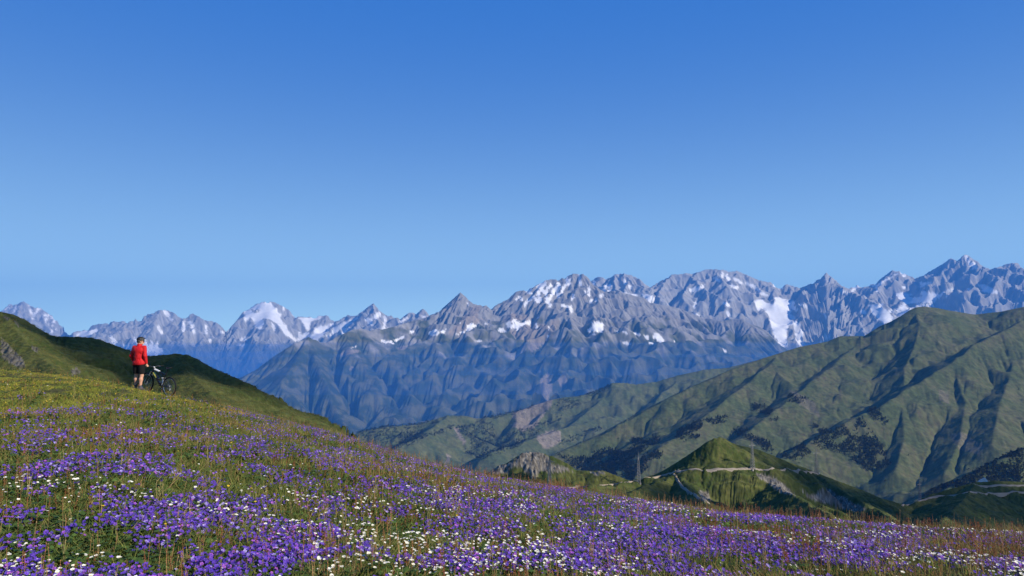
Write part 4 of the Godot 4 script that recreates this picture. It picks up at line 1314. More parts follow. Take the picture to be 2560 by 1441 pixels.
func make_meadow_plants():
	var r := RandomNumberGenerator.new()
	r.seed = 555
	var green := leafy()
	var petal := leafy()
	petal.roughness = 0.6
	# ---- meshes
	var grass := []
	for k in 6:
		grass.append(grass_patch(r, [0.06, 0.12, 0.2, 0.3, 0.45, 0.6][k], [0.85, 1.0, 1.1, 1.0, 1.15, 1.2][k]).mesh(green))
	var leaves := []
	for k in 4:
		leaves.append(leaf_patch(r).mesh(green))
	var seeds := []
	for k in 3:
		seeds.append(seed_stalk(r).mesh(green))
	var stem_green := Color(0.085, 0.12, 0.03)
	var violet := []
	var white := []
	var yellow := []
	var sorrels := []
	var violet_parts := []
	var white_parts := []
	var yellow_parts := []
	var sorrel_parts := []
	for k in 4:
		var b := bloom(5, vrand(r, 0.010, 0.0135), 0.0056, vrand(r, 0.001, 0.007), Color(0.5, 0.42, 0.12), 0.0022)
		var st := stem(vrand(r, 0.12, 0.15), Vector3(r.randfn(0, 0.015), 0, r.randfn(0, 0.015)), 4, r, stem_green)
		var m := b.mesh(petal)
		violet_parts.append([m, st.mesh(green)])
		var both := b.mesh(petal)
		violet.append(both)
	for k in 3:
		var b := bloom(8, vrand(r, 0.0095, 0.0125), 0.005, 0.004, Color(0.6, 0.45, 0.05), 0.0032, Color(0.84, 0.83, 0.76))
		var st := stem(0.15, Vector3(r.randfn(0, 0.015), 0, r.randfn(0, 0.015)), 2, r, stem_green)
		white_parts.append([b.mesh(petal), st.mesh(green)])
		white.append(b.mesh(petal))
	for k in 2:
		var b := bloom(5, vrand(r, 0.010, 0.013), 0.006, 0.004, Color(0.6, 0.4, 0.02), 0.003, Color(0.72, 0.50, 0.03))
		yellow_parts.append([b.mesh(petal), stem(0.16, Vector3(0.01, 0, 0), 2, r, stem_green).mesh(green)])
		yellow.append(b.mesh(petal))
	for k in 4:
		var pr := sorrel(r, vrand(r, 0.24, 0.36))
		sorrel_parts.append([pr[1].mesh(green), pr[0].mesh(green)])
		var s: Soup = pr[0]
		s.v.append_array(pr[1].v)
		s.n.append_array(pr[1].n)
		s.c.append_array(pr[1].c)
		sorrels.append(s.mesh(green))
	# ---- where they grow
	var n_violet := fbm(201, 1.5, 3)
	var n_violet2 := fbm(202, 0.5, 2)
	var n_white := fbm(203, 1.7, 2)
	var n_rust := fbm(204, 2.4, 3)
	var n_dry := fbm(205, 4.5, 3)
	var p_grass := []
	var p_leaf := []
	var p_seed := []
	var p_violet := []
	var p_white := []
	var p_yellow := []
	var p_rust := []
	var up_of := func(x: float, z: float) -> Vector3:
		var e := 0.15
		return Vector3(meadow_y(x - e, z) - meadow_y(x + e, z), 2.0 * e, meadow_y(x, z - e) - meadow_y(x, z + e)).normalized()
	for turn in 250000:
		# more seeds near the camera, fewer far off; out to a little beyond the brow
		var a := vrand(r, -0.80, 0.80)
		var b := brow(a)
		var lo := 3.6
		var hi := b.z * 1.16
		var d := lo * pow(hi / lo, r.randf())
		if d > hi: continue
		var x := a * d
		var t := d / b.z
		var y := meadow_y(x, -d)
		var pos := Vector3(x, y, -d)
		var q := photo_of(a, (y - EYE) / d)
		# how the flowers thin out towards the brow on the left
		var upper := clampf((1.0 - q.x / 1150.0), 0.0, 1.0)
		var bare := smoothstep(1085.0, 985.0, q.y + n_violet.get_noise_2d(x * 0.6, d * 0.6) * 90.0) * clampf(upper * 2.2, 0.0, 1.0)
		var kind := r.randf()
		var turnv := r.randf() * TAU
		var dense := clampf(7.0 / d, 0.25, 1.0)
		if kind < 0.055:
			var dry := clampf(0.36 + n_dry.get_noise_2d(x, d) * 1.3 - bare * 0.22 + t * 0.05, 0.0, 0.999)
			var sc := vrand(r, 0.85, 1.25) * (1.0 - 0.22 * smoothstep(16.0, 24.0, d))
			var tint := Color(1, 1, 1).lerp(Color(1.75, 1.65, 0.9), clampf(bare * 0.9 + dry * 0.2, 0, 1)) * vrand(r, 0.8, 1.15)
			p_grass.append([Transform3D(Basis(Vector3.UP, turnv).scaled(Vector3(sc, sc * vrand(r, 0.7, 1.15) * (1.0 - 0.45 * bare), sc)), pos), tint, dry])
		elif kind < 0.115:
			if r.randf() < 0.85 - bare * 0.75:
				var sc := vrand(r, 0.8, 1.3)
				p_leaf.append([Transform3D(Basis(Vector3.UP, turnv).scaled(Vector3(sc, sc, sc)), pos), Color(1, 1, 1) * vrand(r, 0.75, 1.2)])
		elif kind < 0.145:
			if r.randf() < (0.25 + 0.4 * t * t) * (1.0 - 0.7 * bare):
				p_seed.append([Transform3D(Basis(Vector3.UP, turnv).scaled(Vector3.ONE * vrand(r, 0.7, 1.25)), pos), Color(1, 1, 1) * vrand(r, 0.8, 1.2)])
		elif kind < 0.22:
			var w := n_rust.get_noise_2d(x, d) + 0.12 + (0.12 if t > 0.85 and q.x > 900.0 else 0.0) - bare * 0.15
			if r.randf() < w * (0.7 + 0.5 * t) * (1.0 - 0.6 * bare):
				p_rust.append([Transform3D(Basis(Vector3.UP, turnv).scaled(Vector3.ONE * vrand(r, 0.45, 0.75 + 0.3 * t)), pos), Color(1, 1, 1).lerp(Color(0.9, 0.55, 0.65), r.randf() * 0.5) * vrand(r, 0.8, 1.2)])
		elif kind < 0.31:
			var band := smoothstep(1215.0, 1290.0, q.y) * (1.0 - 0.75 * smoothstep(1300.0, 1700.0, q.x) * (1.0 - smoothstep(1850.0, 2200.0, q.x)))
			var w := (n_white.get_noise_2d(x * 0.8, d) + n_violet2.get_noise_2d(x + 40.0, d) * 0.5 - 0.03) * 3.2
			if r.randf() < w * band or r.randf() < 0.012:
				p_white.append(flower_at(r, pos, vrand(r, 0.10, 0.165), 0.35, Color(1, 1, 1).lerp(Color(1.0, 0.97, 0.86), r.randf())))
		elif kind < 0.33:
			if r.randf() < bare * 1.0 + 0.02 + 0.3 * smoothstep(0.86, 1.0, t) * clampf(upper * 3.0, 0.0, 1.0):
				p_yellow.append(flower_at(r, pos, vrand(r, 0.09, 0.17), 0.4, Color(1, 1, 1) * vrand(r, 0.85, 1.1)))
		else:
			var w := n_violet.get_noise_2d(x, d) * 0.9 + n_violet2.get_noise_2d(x, d) * 0.6 + 0.15 + 0.16 * smoothstep(700.0, 1500.0, q.x) - bare * 0.9
			if r.randf() < w * 1.9:
				var hue := Color(0.135, 0.06, 0.46).lerp(Color(0.08, 0.04, 0.35), r.randf())
				if r.randf() < 0.22: hue = hue.lerp(Color(0.42, 0.12, 0.50), r.randf())
				if r.randf() < 0.10: hue = hue.lerp(Color(0.45, 0.38, 0.75), 0.7)
				p_violet.append(flower_at(r, pos, vrand(r, 0.075, 0.15), 0.75, hue * vrand(r, 0.75, 1.15)))
	# grass variants run from fresh to dry, by how dry their spot is
	scatter_by("meadow_grass", grass, p_grass, "short alpine grass, green to straw, covering the flowered slope")
	scatter("leaf_cover", leaves, p_leaf, "low dark green leaves between the meadow flowers")
	scatter("seeding_grass", seeds, p_seed, "thin straw-coloured grass stalks gone to seed above the meadow")
	single_out("violet_flower", p_violet, violet_parts, "bloom", "stem", "five-petalled violet flower on a short leafy stem in the near meadow", "flower", "violet flowers of the near meadow", 300, 0)
	single_out("white_flower", p_white, white_parts, "bloom", "stem", "small round white flower with yellow eye on a thin green stem", "flower", "white flowers of the near meadow", 300, 0)
	single_out("yellow_flower", p_yellow, yellow_parts, "bloom", "stem", "small yellow buttercup-like flower in the grass of the meadow", "flower", "yellow flowers in the meadow grass", 300, 0)
	single_out("rusty_sorrel", p_rust, sorrel_parts, "seed_spike", "stalk", "upright rust-red seed spike of sorrel among the flowers", "plant", "rusty sorrel spikes in the meadow", 300, 1)
	scatter("violet_flowers", violet, p_violet, "dense drift of violet flowers farther up the meadow")
	scatter("white_flowers", white, p_white, "drift of small white flowers in the meadow")
	scatter("yellow_flowers", yellow, p_yellow, "scattered tiny yellow flowers in the far grass")
	scatter("sorrel_spikes", sorrels, p_rust, "rust-red sorrel spikes all over the meadow")

func flower_at(r: RandomNumberGenerator, pos: Vector3, h: float, tilt: float, col: Color) -> Array:
	# heads lean towards the light
	var to := Vector3(SUN_DIR.x * 0.5 + r.randfn(0, 0.6), 0, 0.55 + r.randfn(0, 0.6)).normalized()
	var nrm := (Vector3.UP + to * tilt * vrand(r, 0.3, 1.6)).normalized()
	var u := nrm.cross(Vector3.FORWARD.rotated(nrm, r.randf() * TAU)).normalized()
	var sc := vrand(r, 0.6, 1.25)
	return [Transform3D(Basis(u, nrm, u.cross(nrm)).scaled_local(Vector3.ONE * sc), pos + Vector3.UP * h), col]

func scatter_by(name_: String, meshes: Array, places: Array, label: String):
	var root := Node3D.new()
	root.name = numbered(name_)
	add_child(root, true)
	tag(root, label, "grass", "", "stuff")
	for v in meshes.size():
		var mine := []
		for p in places:
			if int(p[2] * meshes.size()) == v: mine.append(p)
		if mine.is_empty(): continue
		var mm := MultiMesh.new()
		mm.transform_format = MultiMesh.TRANSFORM_3D
		mm.use_colors = true
		mm.mesh = meshes[v]
		mm.instance_count = mine.size()
		for k in mine.size():
			mm.set_instance_transform(k, mine[k][0])
			mm.set_instance_color(k, mine[k][1])
		var o := MultiMeshInstance3D.new()
		o.name = name_ + "_patch"
		o.multimesh = mm
		o.set_meta("kind", "stuff")
		root.add_child(o, true)

func single_out(name_: String, places: Array, parts: Array, head: String, foot: String, label: String, category: String, group: String, most: int, upright: int):
	# the nearest ones in view become things of their own, with a head and a stem, and leave the list
	var order := []
	for k in places.size():
		var t: Transform3D = places[k][0]
		var p := t.origin
		var q := photo_of(p.x / -p.z, (p.y - EYE) / -p.z)
		if q.x > 5.0 and q.x < 2555.0 and q.y > 0.0 and q.y < 1438.0: order.append([-p.z, k])
	order.sort_custom(func(a, b): return a[0] < b[0])
	var gone := {}
	var tints := {}
	for n in mini(most, order.size()):
		var k: int = order[n][1]
		gone[k] = true
		var t: Transform3D = places[k][0]
		var v := n % parts.size()
		var o := Node3D.new()
		o.name = numbered(name_)
		add_child(o, true)
		tag(o, label, category, group)
		var ground := Vector3(t.origin.x, meadow_y(t.origin.x, t.origin.z), t.origin.z)
		o.position = ground
		var h := part(head, parts[v][0], null, o)
		var f := part(foot, parts[v][1], null, o)
		if upright:
			h.basis = t.basis
			f.basis = t.basis
		else:
			h.transform = Transform3D(t.basis, t.origin - ground)
			f.position = t.origin - ground
			var c: Color = places[k][1]
			var key := "%s%d" % [name_, int(c.r * 12.0) * 100 + int(c.b * 12.0)]
			if not tints.has(key):
				var m := leafy()
				m.roughness = 0.6
				m.albedo_color = c.clamp().linear_to_srgb()
				tints[key] = m
			h.material_override = tints[key]
	for k in range(places.size() - 1, -1, -1):
		if gone.has(k): places[k] = null
	var rest := places.filter(func(p): return p != null)
	places.clear()
	places.append_array(rest)

# ------------------------------------------------------------------ things
func make_things():
	make_added_clouds()
	make_pylons()
	make_trees()
	var bike := make_bicycle()
	make_person(bike)

func tube(st: SurfaceTool, pts: Array, radii: Array, sides := 10, closed_ends := true):
	# a round bar through the points, smooth round its axis
	var base: int = st.get_meta("n", 0)
	var n := pts.size()
	var u := Vector3.ZERO
	for i in n:
		var dir: Vector3 = (pts[mini(i + 1, n - 1)] - pts[maxi(i - 1, 0)]).normalized()
		if i == 0: u = dir.cross(Vector3.RIGHT if absf(dir.x) < 0.8 else Vector3.UP).normalized()
		u = (u - dir * u.dot(dir)).normalized()
		var w := dir.cross(u)
		for k in sides:
			var t := TAU * k / sides
			st.set_normal(u * cos(t) + w * sin(t))
			st.add_vertex(pts[i] + (u * cos(t) + w * sin(t)) * radii[i])
	for i in n - 1:
		for k in sides:
			var a := base + i * sides + k
			var b := base + i * sides + (k + 1) % sides
			for v in [a, a + sides, b, b, a + sides, b + sides]:
				st.add_index(v)
	var total := n * sides
	if closed_ends:
		for e in 2:
			var i := 0 if e == 0 else n - 1
			var dir: Vector3 = (pts[0] - pts[1]).normalized() if e == 0 else (pts[n - 1] - pts[n - 2]).normalized()
			st.set_normal(dir)
			st.add_vertex(pts[i])
			var c := base + total
			total += 1
			for k in sides:
				var a := base + i * sides + k
				var b := base + i * sides + (k + 1) % sides
				for v in ([c, a, b] if e == 0 else [c, b, a]):
					st.add_index(v)
	st.set_meta("n", base + total)

func fresh() -> SurfaceTool:
	var st := SurfaceTool.new()
	st.begin(Mesh.PRIMITIVE_TRIANGLES)
	st.set_meta("n", 0)
	return st

func ring(st: SurfaceTool, centre: Vector3, axis: Vector3, rad: float, thick: float, wide: float, sides := 48, round_ := 10):
	# a tyre or rim: torus with an oval section
	var base: int = st.get_meta("n", 0)
	var u := axis.cross(Vector3.UP if absf(axis.y) < 0.9 else Vector3.RIGHT).normalized()
	var w := axis.cross(u)
	for i in sides:
		var t := TAU * i / sides
		var out := u * cos(t) + w * sin(t)
		for k in round_:
			var f := TAU * k / round_
			st.set_normal((out * cos(f) / thick + axis * sin(f) / wide).normalized())
			st.add_vertex(centre + out * (rad + thick * cos(f)) + axis * wide * sin(f))
	for i in sides:
		for k in round_:
			var a := base + i * round_ + k
			var b := base + i * round_ + (k + 1) % round_
			var c := base + ((i + 1) % sides) * round_ + k
			var d := base + ((i + 1) % sides) * round_ + (k + 1) % round_
			for v in [a, b, c, b, d, c]:
				st.add_index(v)
	st.set_meta("n", base + sides * round_)

func bar(called: String, pts: Array, radii: Array, mat: Material, parent: Node, sides := 10) -> MeshInstance3D:
	var st := fresh()
	tube(st, pts, radii, sides)
	return part(called, st.commit(), mat, parent)

# --- clouds: added unseen on the sun's side, to shade left and near hills
func make_added_clouds():
	var white := solid(Color(0.85, 0.85, 0.86), 1.0, 0.0)
	white.transparency = BaseMaterial3D.TRANSPARENCY_ALPHA      # see-through, so the added shade is only partial
	white.albedo_color.a = 0.30
	var n := fbm(301, 1.0, 4)
	var wanted := [
		# centre of the shade on the ground, half width across the sun, half width along the ground under the sun
		[at(420, 900, 212.0), 26.0, 60.0, "small flat white cloudlet added out of view to shade the hill behind the cyclist"],
		[at(610, 972, 188.0), 20.0, 44.0, "white cloudlet wisp added out of view to shade the tail of the dark hill"],
		[at(1270, 1195, 330.0), 17.0, 40.0, "little white cloudlet added out of view to shade the mound below the crag"],
		[at(2080, 1230, 560.0), 75.0, 120.0, "long white cloudbank added out of view to shade the slope right of the cone hill"],
		[at(1770, 1235, 440.0), 38.0, 46.0, "ragged white cloudlet added out of view to shade the hollow under the track"],
		[at(2450, 1270, 620.0), 110.0, 150.0, "broad white cloudbank added out of view to shade the dark slope above the flowers"],
	]
	for q in wanted.size():
		var c: Array = wanted[q]
		var ground: Vector3 = c[0]
		var far := (760.0 - ground.y) / SUN_DIR.y
		var mid := ground + SUN_DIR * far
		var st := fresh()
		var m := 26
		for lobe in 7:
			var f := (lobe - 3) / 3.0
			var off := Vector3(f * c[2] * 0.7 + (hash1(lobe + q * 9) - 0.5) * c[2] * 0.3, (hash1(lobe * 3 + q) - 0.3) * 6.0, (hash1(lobe * 5 + q) - 0.5) * c[1] * 0.9)
			var size := Vector3(c[2] * 0.48, 9.0, c[1] * 0.72) * (1.0 - 0.3 * absf(f))
			var base: int = st.get_meta("n")
			for i in m + 1:
				for j in m:
					var a := PI * i / m
					var b := TAU * j / m
					var d := Vector3(sin(a) * cos(b), cos(a), sin(a) * sin(b))
					var p := d * size * (1.0 + 0.55 * n.get_noise_3d(d.x * 1.6 + q * 7.0, d.y * 1.6 + lobe * 3.0, d.z * 1.6))
					st.add_vertex(off + p)
			for i in m:
				for j in m:
					var a := base + i * m + j
					var b := base + i * m + (j + 1) % m
					for v in [a, b, a + m, b, b + m, a + m]:
						st.add_index(v)
			st.set_meta("n", base + (m + 1) * m)
		st.generate_normals()
		var o := part(numbered("added_cloud"), st.commit(), white, self)
		o.position = mid
		tag(o, c[3], "added_cloud")

# --- pylons along the track
func make_pylons():
	var steel := solid(Color(0.20, 0.205, 0.21), 0.6, 0.4)
	steel.metallic = 0.3
	var glass := solid(Color(0.10, 0.08, 0.06), 0.3, 0.5)
	var footing := solid(Color(0.35, 0.33, 0.30))
	var list := [
		[1374, 1221, 85.0, 0.15, "dark steel lattice pylon with one crossarm standing below the rocky crag"],
		[1597, 1208, 78.0, 1.35, "dark lattice pylon beside the track on the saddle between crag and cone hill"],
		[1882, 1174, 76.0, 0.5, "dark steel lattice pylon on the track bend at the foot of the cone hill"],
		[2042, 1183, 63.0, 0.35, "dark lattice pylon on the shaded ridge behind the cone hill"],
		[2300, 1236, 48.0, 0.4, "small far lattice pylon at the gap where the lower track starts"],
	]
	for q in list:
		var g := height_on(hill_near, q[0], q[1])
		var h: float = q[2] * -g.z / FPX
		var t := thing("lattice_pylon", q[4], "pylon", g + Vector3.DOWN * 0.5, "pylons beside the mountain track")
		t.rotation.y = q[3]
		var w0 := h * 0.058
		var w1 := h * 0.016
		var th := 0.115
		for sx in [-1, 1]:
			for sz in [-1, 1]:
				var leg := bar("leg", [Vector3(sx * w0, 0, sz * w0), Vector3(sx * w1, h * 0.80, sz * w1), Vector3(0, h, 0)], [th, th * 0.8, th * 0.45], steel, t, 5)
				var f := BoxMesh.new()
				f.size = Vector3(0.9, 1.2, 0.9)
				part("footing", f, footing, leg).position = Vector3(sx * w0, 0.1, sz * w0)
		var st := fresh()
		var levels := 9
		for i in levels:
			var f0 := float(i) / levels * 0.8
			var f1 := float(i + 1) / levels * 0.8
			var a := lerpf(w0, w1, f0 / 0.8)
			var b := lerpf(w0, w1, f1 / 0.8)
			var corner := [Vector3(-1, 0, -1), Vector3(1, 0, -1), Vector3(1, 0, 1), Vector3(-1, 0, 1)]
			for k in 4:
				var p: Vector3 = corner[k] * a + Vector3.UP * h * f0
				var p2: Vector3 = corner[(k + 1) % 4] * a + Vector3.UP * h * f0
				var r: Vector3 = corner[k] * b + Vector3.UP * h * f1
				var r2: Vector3 = corner[(k + 1) % 4] * b + Vector3.UP * h * f1
				tube(st, [p, r2], [0.075, 0.075], 4)
				tube(st, [p2, r], [0.075, 0.075], 4)
				tube(st, [r, r2], [0.075, 0.075], 4)
		part("lattice", st.commit(), steel, t)
		var ya := h * 0.775
		var half := h * 0.15
		var ca := fresh()
		for s in [-1, 1]:
			for z in [-1, 1]:
				tube(ca, [Vector3(0, ya, z * w1), Vector3(s * half, ya, 0)], [0.11, 0.08], 5)
			tube(ca, [Vector3(0, ya + h * 0.05, 0), Vector3(s * half, ya, 0)], [0.08, 0.06], 5)
			for k in 3:
				var f := (k + 1) / 4.0
				tube(ca, [Vector3(s * half * f, ya, w1 * (1.0 - f)), Vector3(s * half * f, ya + h * 0.05 * (1.0 - f), 0)], [0.05, 0.05], 4)
		part("crossarm", ca.commit(), steel, t)
		for s in [-1.0, -0.5, 1.0]:
			var ins := fresh()
			var x: float = s * half * 0.97
			tube(ins, [Vector3(x, ya, 0), Vector3(x, ya - h * 0.06, 0)], [0.04, 0.04], 5)
			for k in 5:
				tube(ins, [Vector3(x, ya - h * (0.012 + 0.01 * k), 0), Vector3(x, ya - h * (0.016 + 0.01 * k), 0)], [0.16, 0.10], 8)
			part("insulator", ins.commit(), glass, t)

# --- trees
func crown_soup(r: RandomNumberGenerator, h: float, wide: float, tris: int, size: float, dark: Color, pale: Color) -> Soup:
	var s := Soup.new()
	var lobes := []
	for k in 7:
		var f := r.randf()
		lobes.append([Vector3(r.randfn(0, wide * 0.32), h * lerpf(0.35, 0.88, f), r.randfn(0, wide * 0.32)), wide * lerpf(0.62, 0.34, f) * vrand(r, 0.8, 1.2)])
	for k in tris:
		var l: Array = lobes[r.randi() % lobes.size()]
		var d := Vector3(r.randfn(), r.randfn() * 0.9, r.randfn()).normalized()
		var p: Vector3 = l[0] + d * l[1] * pow(r.randf(), 0.35)
		if p.y < h * 0.12: continue
		var u := Vector3(r.randfn(), r.randfn(), r.randfn()).normalized()
		var w := u.cross(d).normalized()
		u = (u + d * 0.3).normalized()
		var q := size * vrand(r, 0.6, 1.3)
		s.tri(p - u * q, p + w * q * 0.8, p + u * q, dark.lerp(pale, r.randf()), d)
	return s

func make_trees():
	var r := RandomNumberGenerator.new()
	r.seed = 808
	var leaf := leafy()
	leaf.backlight = Color(0.25, 0.25, 0.25)
	var bark := solid(Color(0.09, 0.07, 0.05))
	var woods := []
	for k in 5:
		var h := vrand(r, 10.0, 15.0)
		var s := crown_soup(r, h, h * vrand(r, 0.28, 0.42), 90, 1.5, Color(0.06, 0.09, 0.03), Color(0.12, 0.15, 0.05))
		s.rod(Vector3(0, -2, 0), Vector3(0, h * 0.6, 0), 0.35, 0.15, 4, Color(0.09, 0.07, 0.05))
		woods.append(s.mesh(leaf))
	var n := fbm(401, 120.0, 3)
	var wood := new_map()
	for p in [[1390, 1138, 1440, 1148, 1500, 1128, 1520, 1122, 1560, 1135, 1600, 1150, 1640, 1128, 1660, 1140, 1610, 1185, 1570, 1215, 1500, 1190, 1440, 1175], [1950, 1145, 2036, 1100, 2100, 1072, 2160, 1046, 2172, 1075, 2205, 1110, 2225, 1165, 2180, 1185, 2120, 1140, 2060, 1122, 1990, 1152], [2640, 1085, 2560, 1120, 2500, 1153, 2405, 1205, 2330, 1232, 2300, 1260, 2420, 1240, 2640, 1230], [2030, 1060, 2060, 1075, 2085, 1098, 2060, 1095]]:
		patch(wood, 0, 0, 1.0, p)
	for p in [[1540, 1150, 1580, 1135, 1640, 1100], [1700, 1090, 1745, 1065, 1810, 1050], [1890, 1020, 1915, 1028, 1938, 1046], [1845, 1082, 1870, 1088, 1885, 1100], [1900, 1105, 1925, 1125], [1710, 1095, 1740, 1098], [2180, 1030, 2210, 1060], [1980, 998, 2010, 1005], [1590, 1105, 1610, 1112]]:
		stroke(wood, 0, 0, 1.0, 13.0, p)
	var wood2 := new_map()
	for p in [[868, 1102, 900, 1085, 960, 1073, 1010, 1072, 1050, 1066, 1062, 1090, 1040, 1112, 980, 1128, 920, 1135], [1150, 1078, 1200, 1052, 1235, 1062, 1240, 1100, 1290, 1090, 1330, 1075, 1380, 1055, 1410, 1040, 1350, 1082, 1290, 1122, 1200, 1152, 1160, 1132, 1180, 1100], [1395, 1003, 1440, 996, 1478, 987, 1440, 1018, 1400, 1032, 1385, 1018]]:
		patch(wood2, 0, 0, 1.0, p)
	for p in [[895, 1083, 960, 1070, 1050, 1063, 1090, 1055], [1030, 1105, 1080, 1088, 1130, 1070, 1160, 1066], [1210, 1049, 1290, 1032, 1330, 1016], [1520, 966, 1500, 978, 1470, 990], [1270, 1090, 1330, 1070, 1400, 1048], [1400, 1110, 1450, 1090, 1500, 1072]]:
		stroke(wood2, 0, 0, 1.0, 6.0, p)
	var places := []
	var lone := []
	for pair in [[hill_mid, wood, 1.0], [hill_spur, wood2, 1.25]]:
		var g: Dictionary = pair[0]
		var pos: PackedVector3Array = g.pos
		var step := 1
		for k in pos.size():
			var p := pos[k]
			var d := -p.z
			var q := photo_of(p.x / d, (p.y - EYE) / d)
			if q.x < 0.0 or q.x > 2640.0: continue
			var w := look(pair[1], q)
			if w > 0.35:
				if r.randf() < 0.62 and n.get_noise_2d(p.x, p.z) > -0.22:
					var at_ := p + Vector3(r.randfn(0, 5), 0, r.randfn(0, 5))
					at_.y = height_at(g, at_.x, at_.z)
					places.append([Transform3D(Basis(Vector3.UP, r.randf() * TAU).scaled(Vector3.ONE * vrand(r, 0.75, 1.5) * pair[2]), at_), Color(1, 1, 1).lerp(Color(1.25, 1.1, 0.8), r.randf()) * vrand(r, 0.6, 1.25)])
			elif r.randf() < 0.0009 and q.y > 940.0 and q.y < 1240.0 and q.x < 2555.0 and n.get_noise_2d(p.x, p.z) > 0.0:
				lone.append([p, g])
	scatter("distant_wood", woods, places, "dark green woods spread over the lower mountain slopes")
	# tussocks on the hill behind the cyclist
	var tus := []
	for k in 3:
		tus.append(grass_patch(r, 0.25, 1.0).mesh(leafy()))
	var tufts := []
	var lp: PackedVector3Array = hill_left.pos
	for k in lp.size():
		if r.randf() < 0.16:
			var p := lp[k]
			var at_ := p + Vector3(r.randfn(0, 0.2), 0, r.randfn(0, 0.2))
			at_.y = height_at(hill_left, at_.x, at_.z)
			var sc := vrand(r, 1.6, 3.4)
			tufts.append([Transform3D(Basis(Vector3.UP, r.randf() * TAU).scaled(Vector3(sc, sc * 0.75, sc)), at_), Color(1, 1, 1) * vrand(r, 0.6, 1.1)])
	scatter("hill_grass", tus, tufts, "rough grass tussocks on the dark hill behind the cyclist")
	var kinds := []
	for k in 3:
		var h := vrand(r, 9.0, 12.0)
		var s := crown_soup(r, h, h * 0.42, 160, 1.1, Color(0.06, 0.09, 0.03), Color(0.12, 0.15, 0.05))
		var st := fresh()
		tube(st, [Vector3(0, -1.5, 0), Vector3(0.1, h * 0.3, 0), Vector3(0, h * 0.7, 0.1)], [0.32, 0.22, 0.08], 6)
		kinds.append([s.mesh(leaf), st.commit()])
	for k in mini(lone.size(), 120):
		var p: Vector3 = lone[k][0]
		var o := thing("lone_tree", "small dark green tree standing alone on the open grass of the mountainside", "tree", p, "lone trees on the mountain grass")
		o.rotation.y = r.randf() * TAU
		o.scale = Vector3.ONE * vrand(r, 0.6, 1.15)
		part("crown", kinds[k % 3][0], leaf, o)
		part("trunk", kinds[k % 3][1], bark, o)

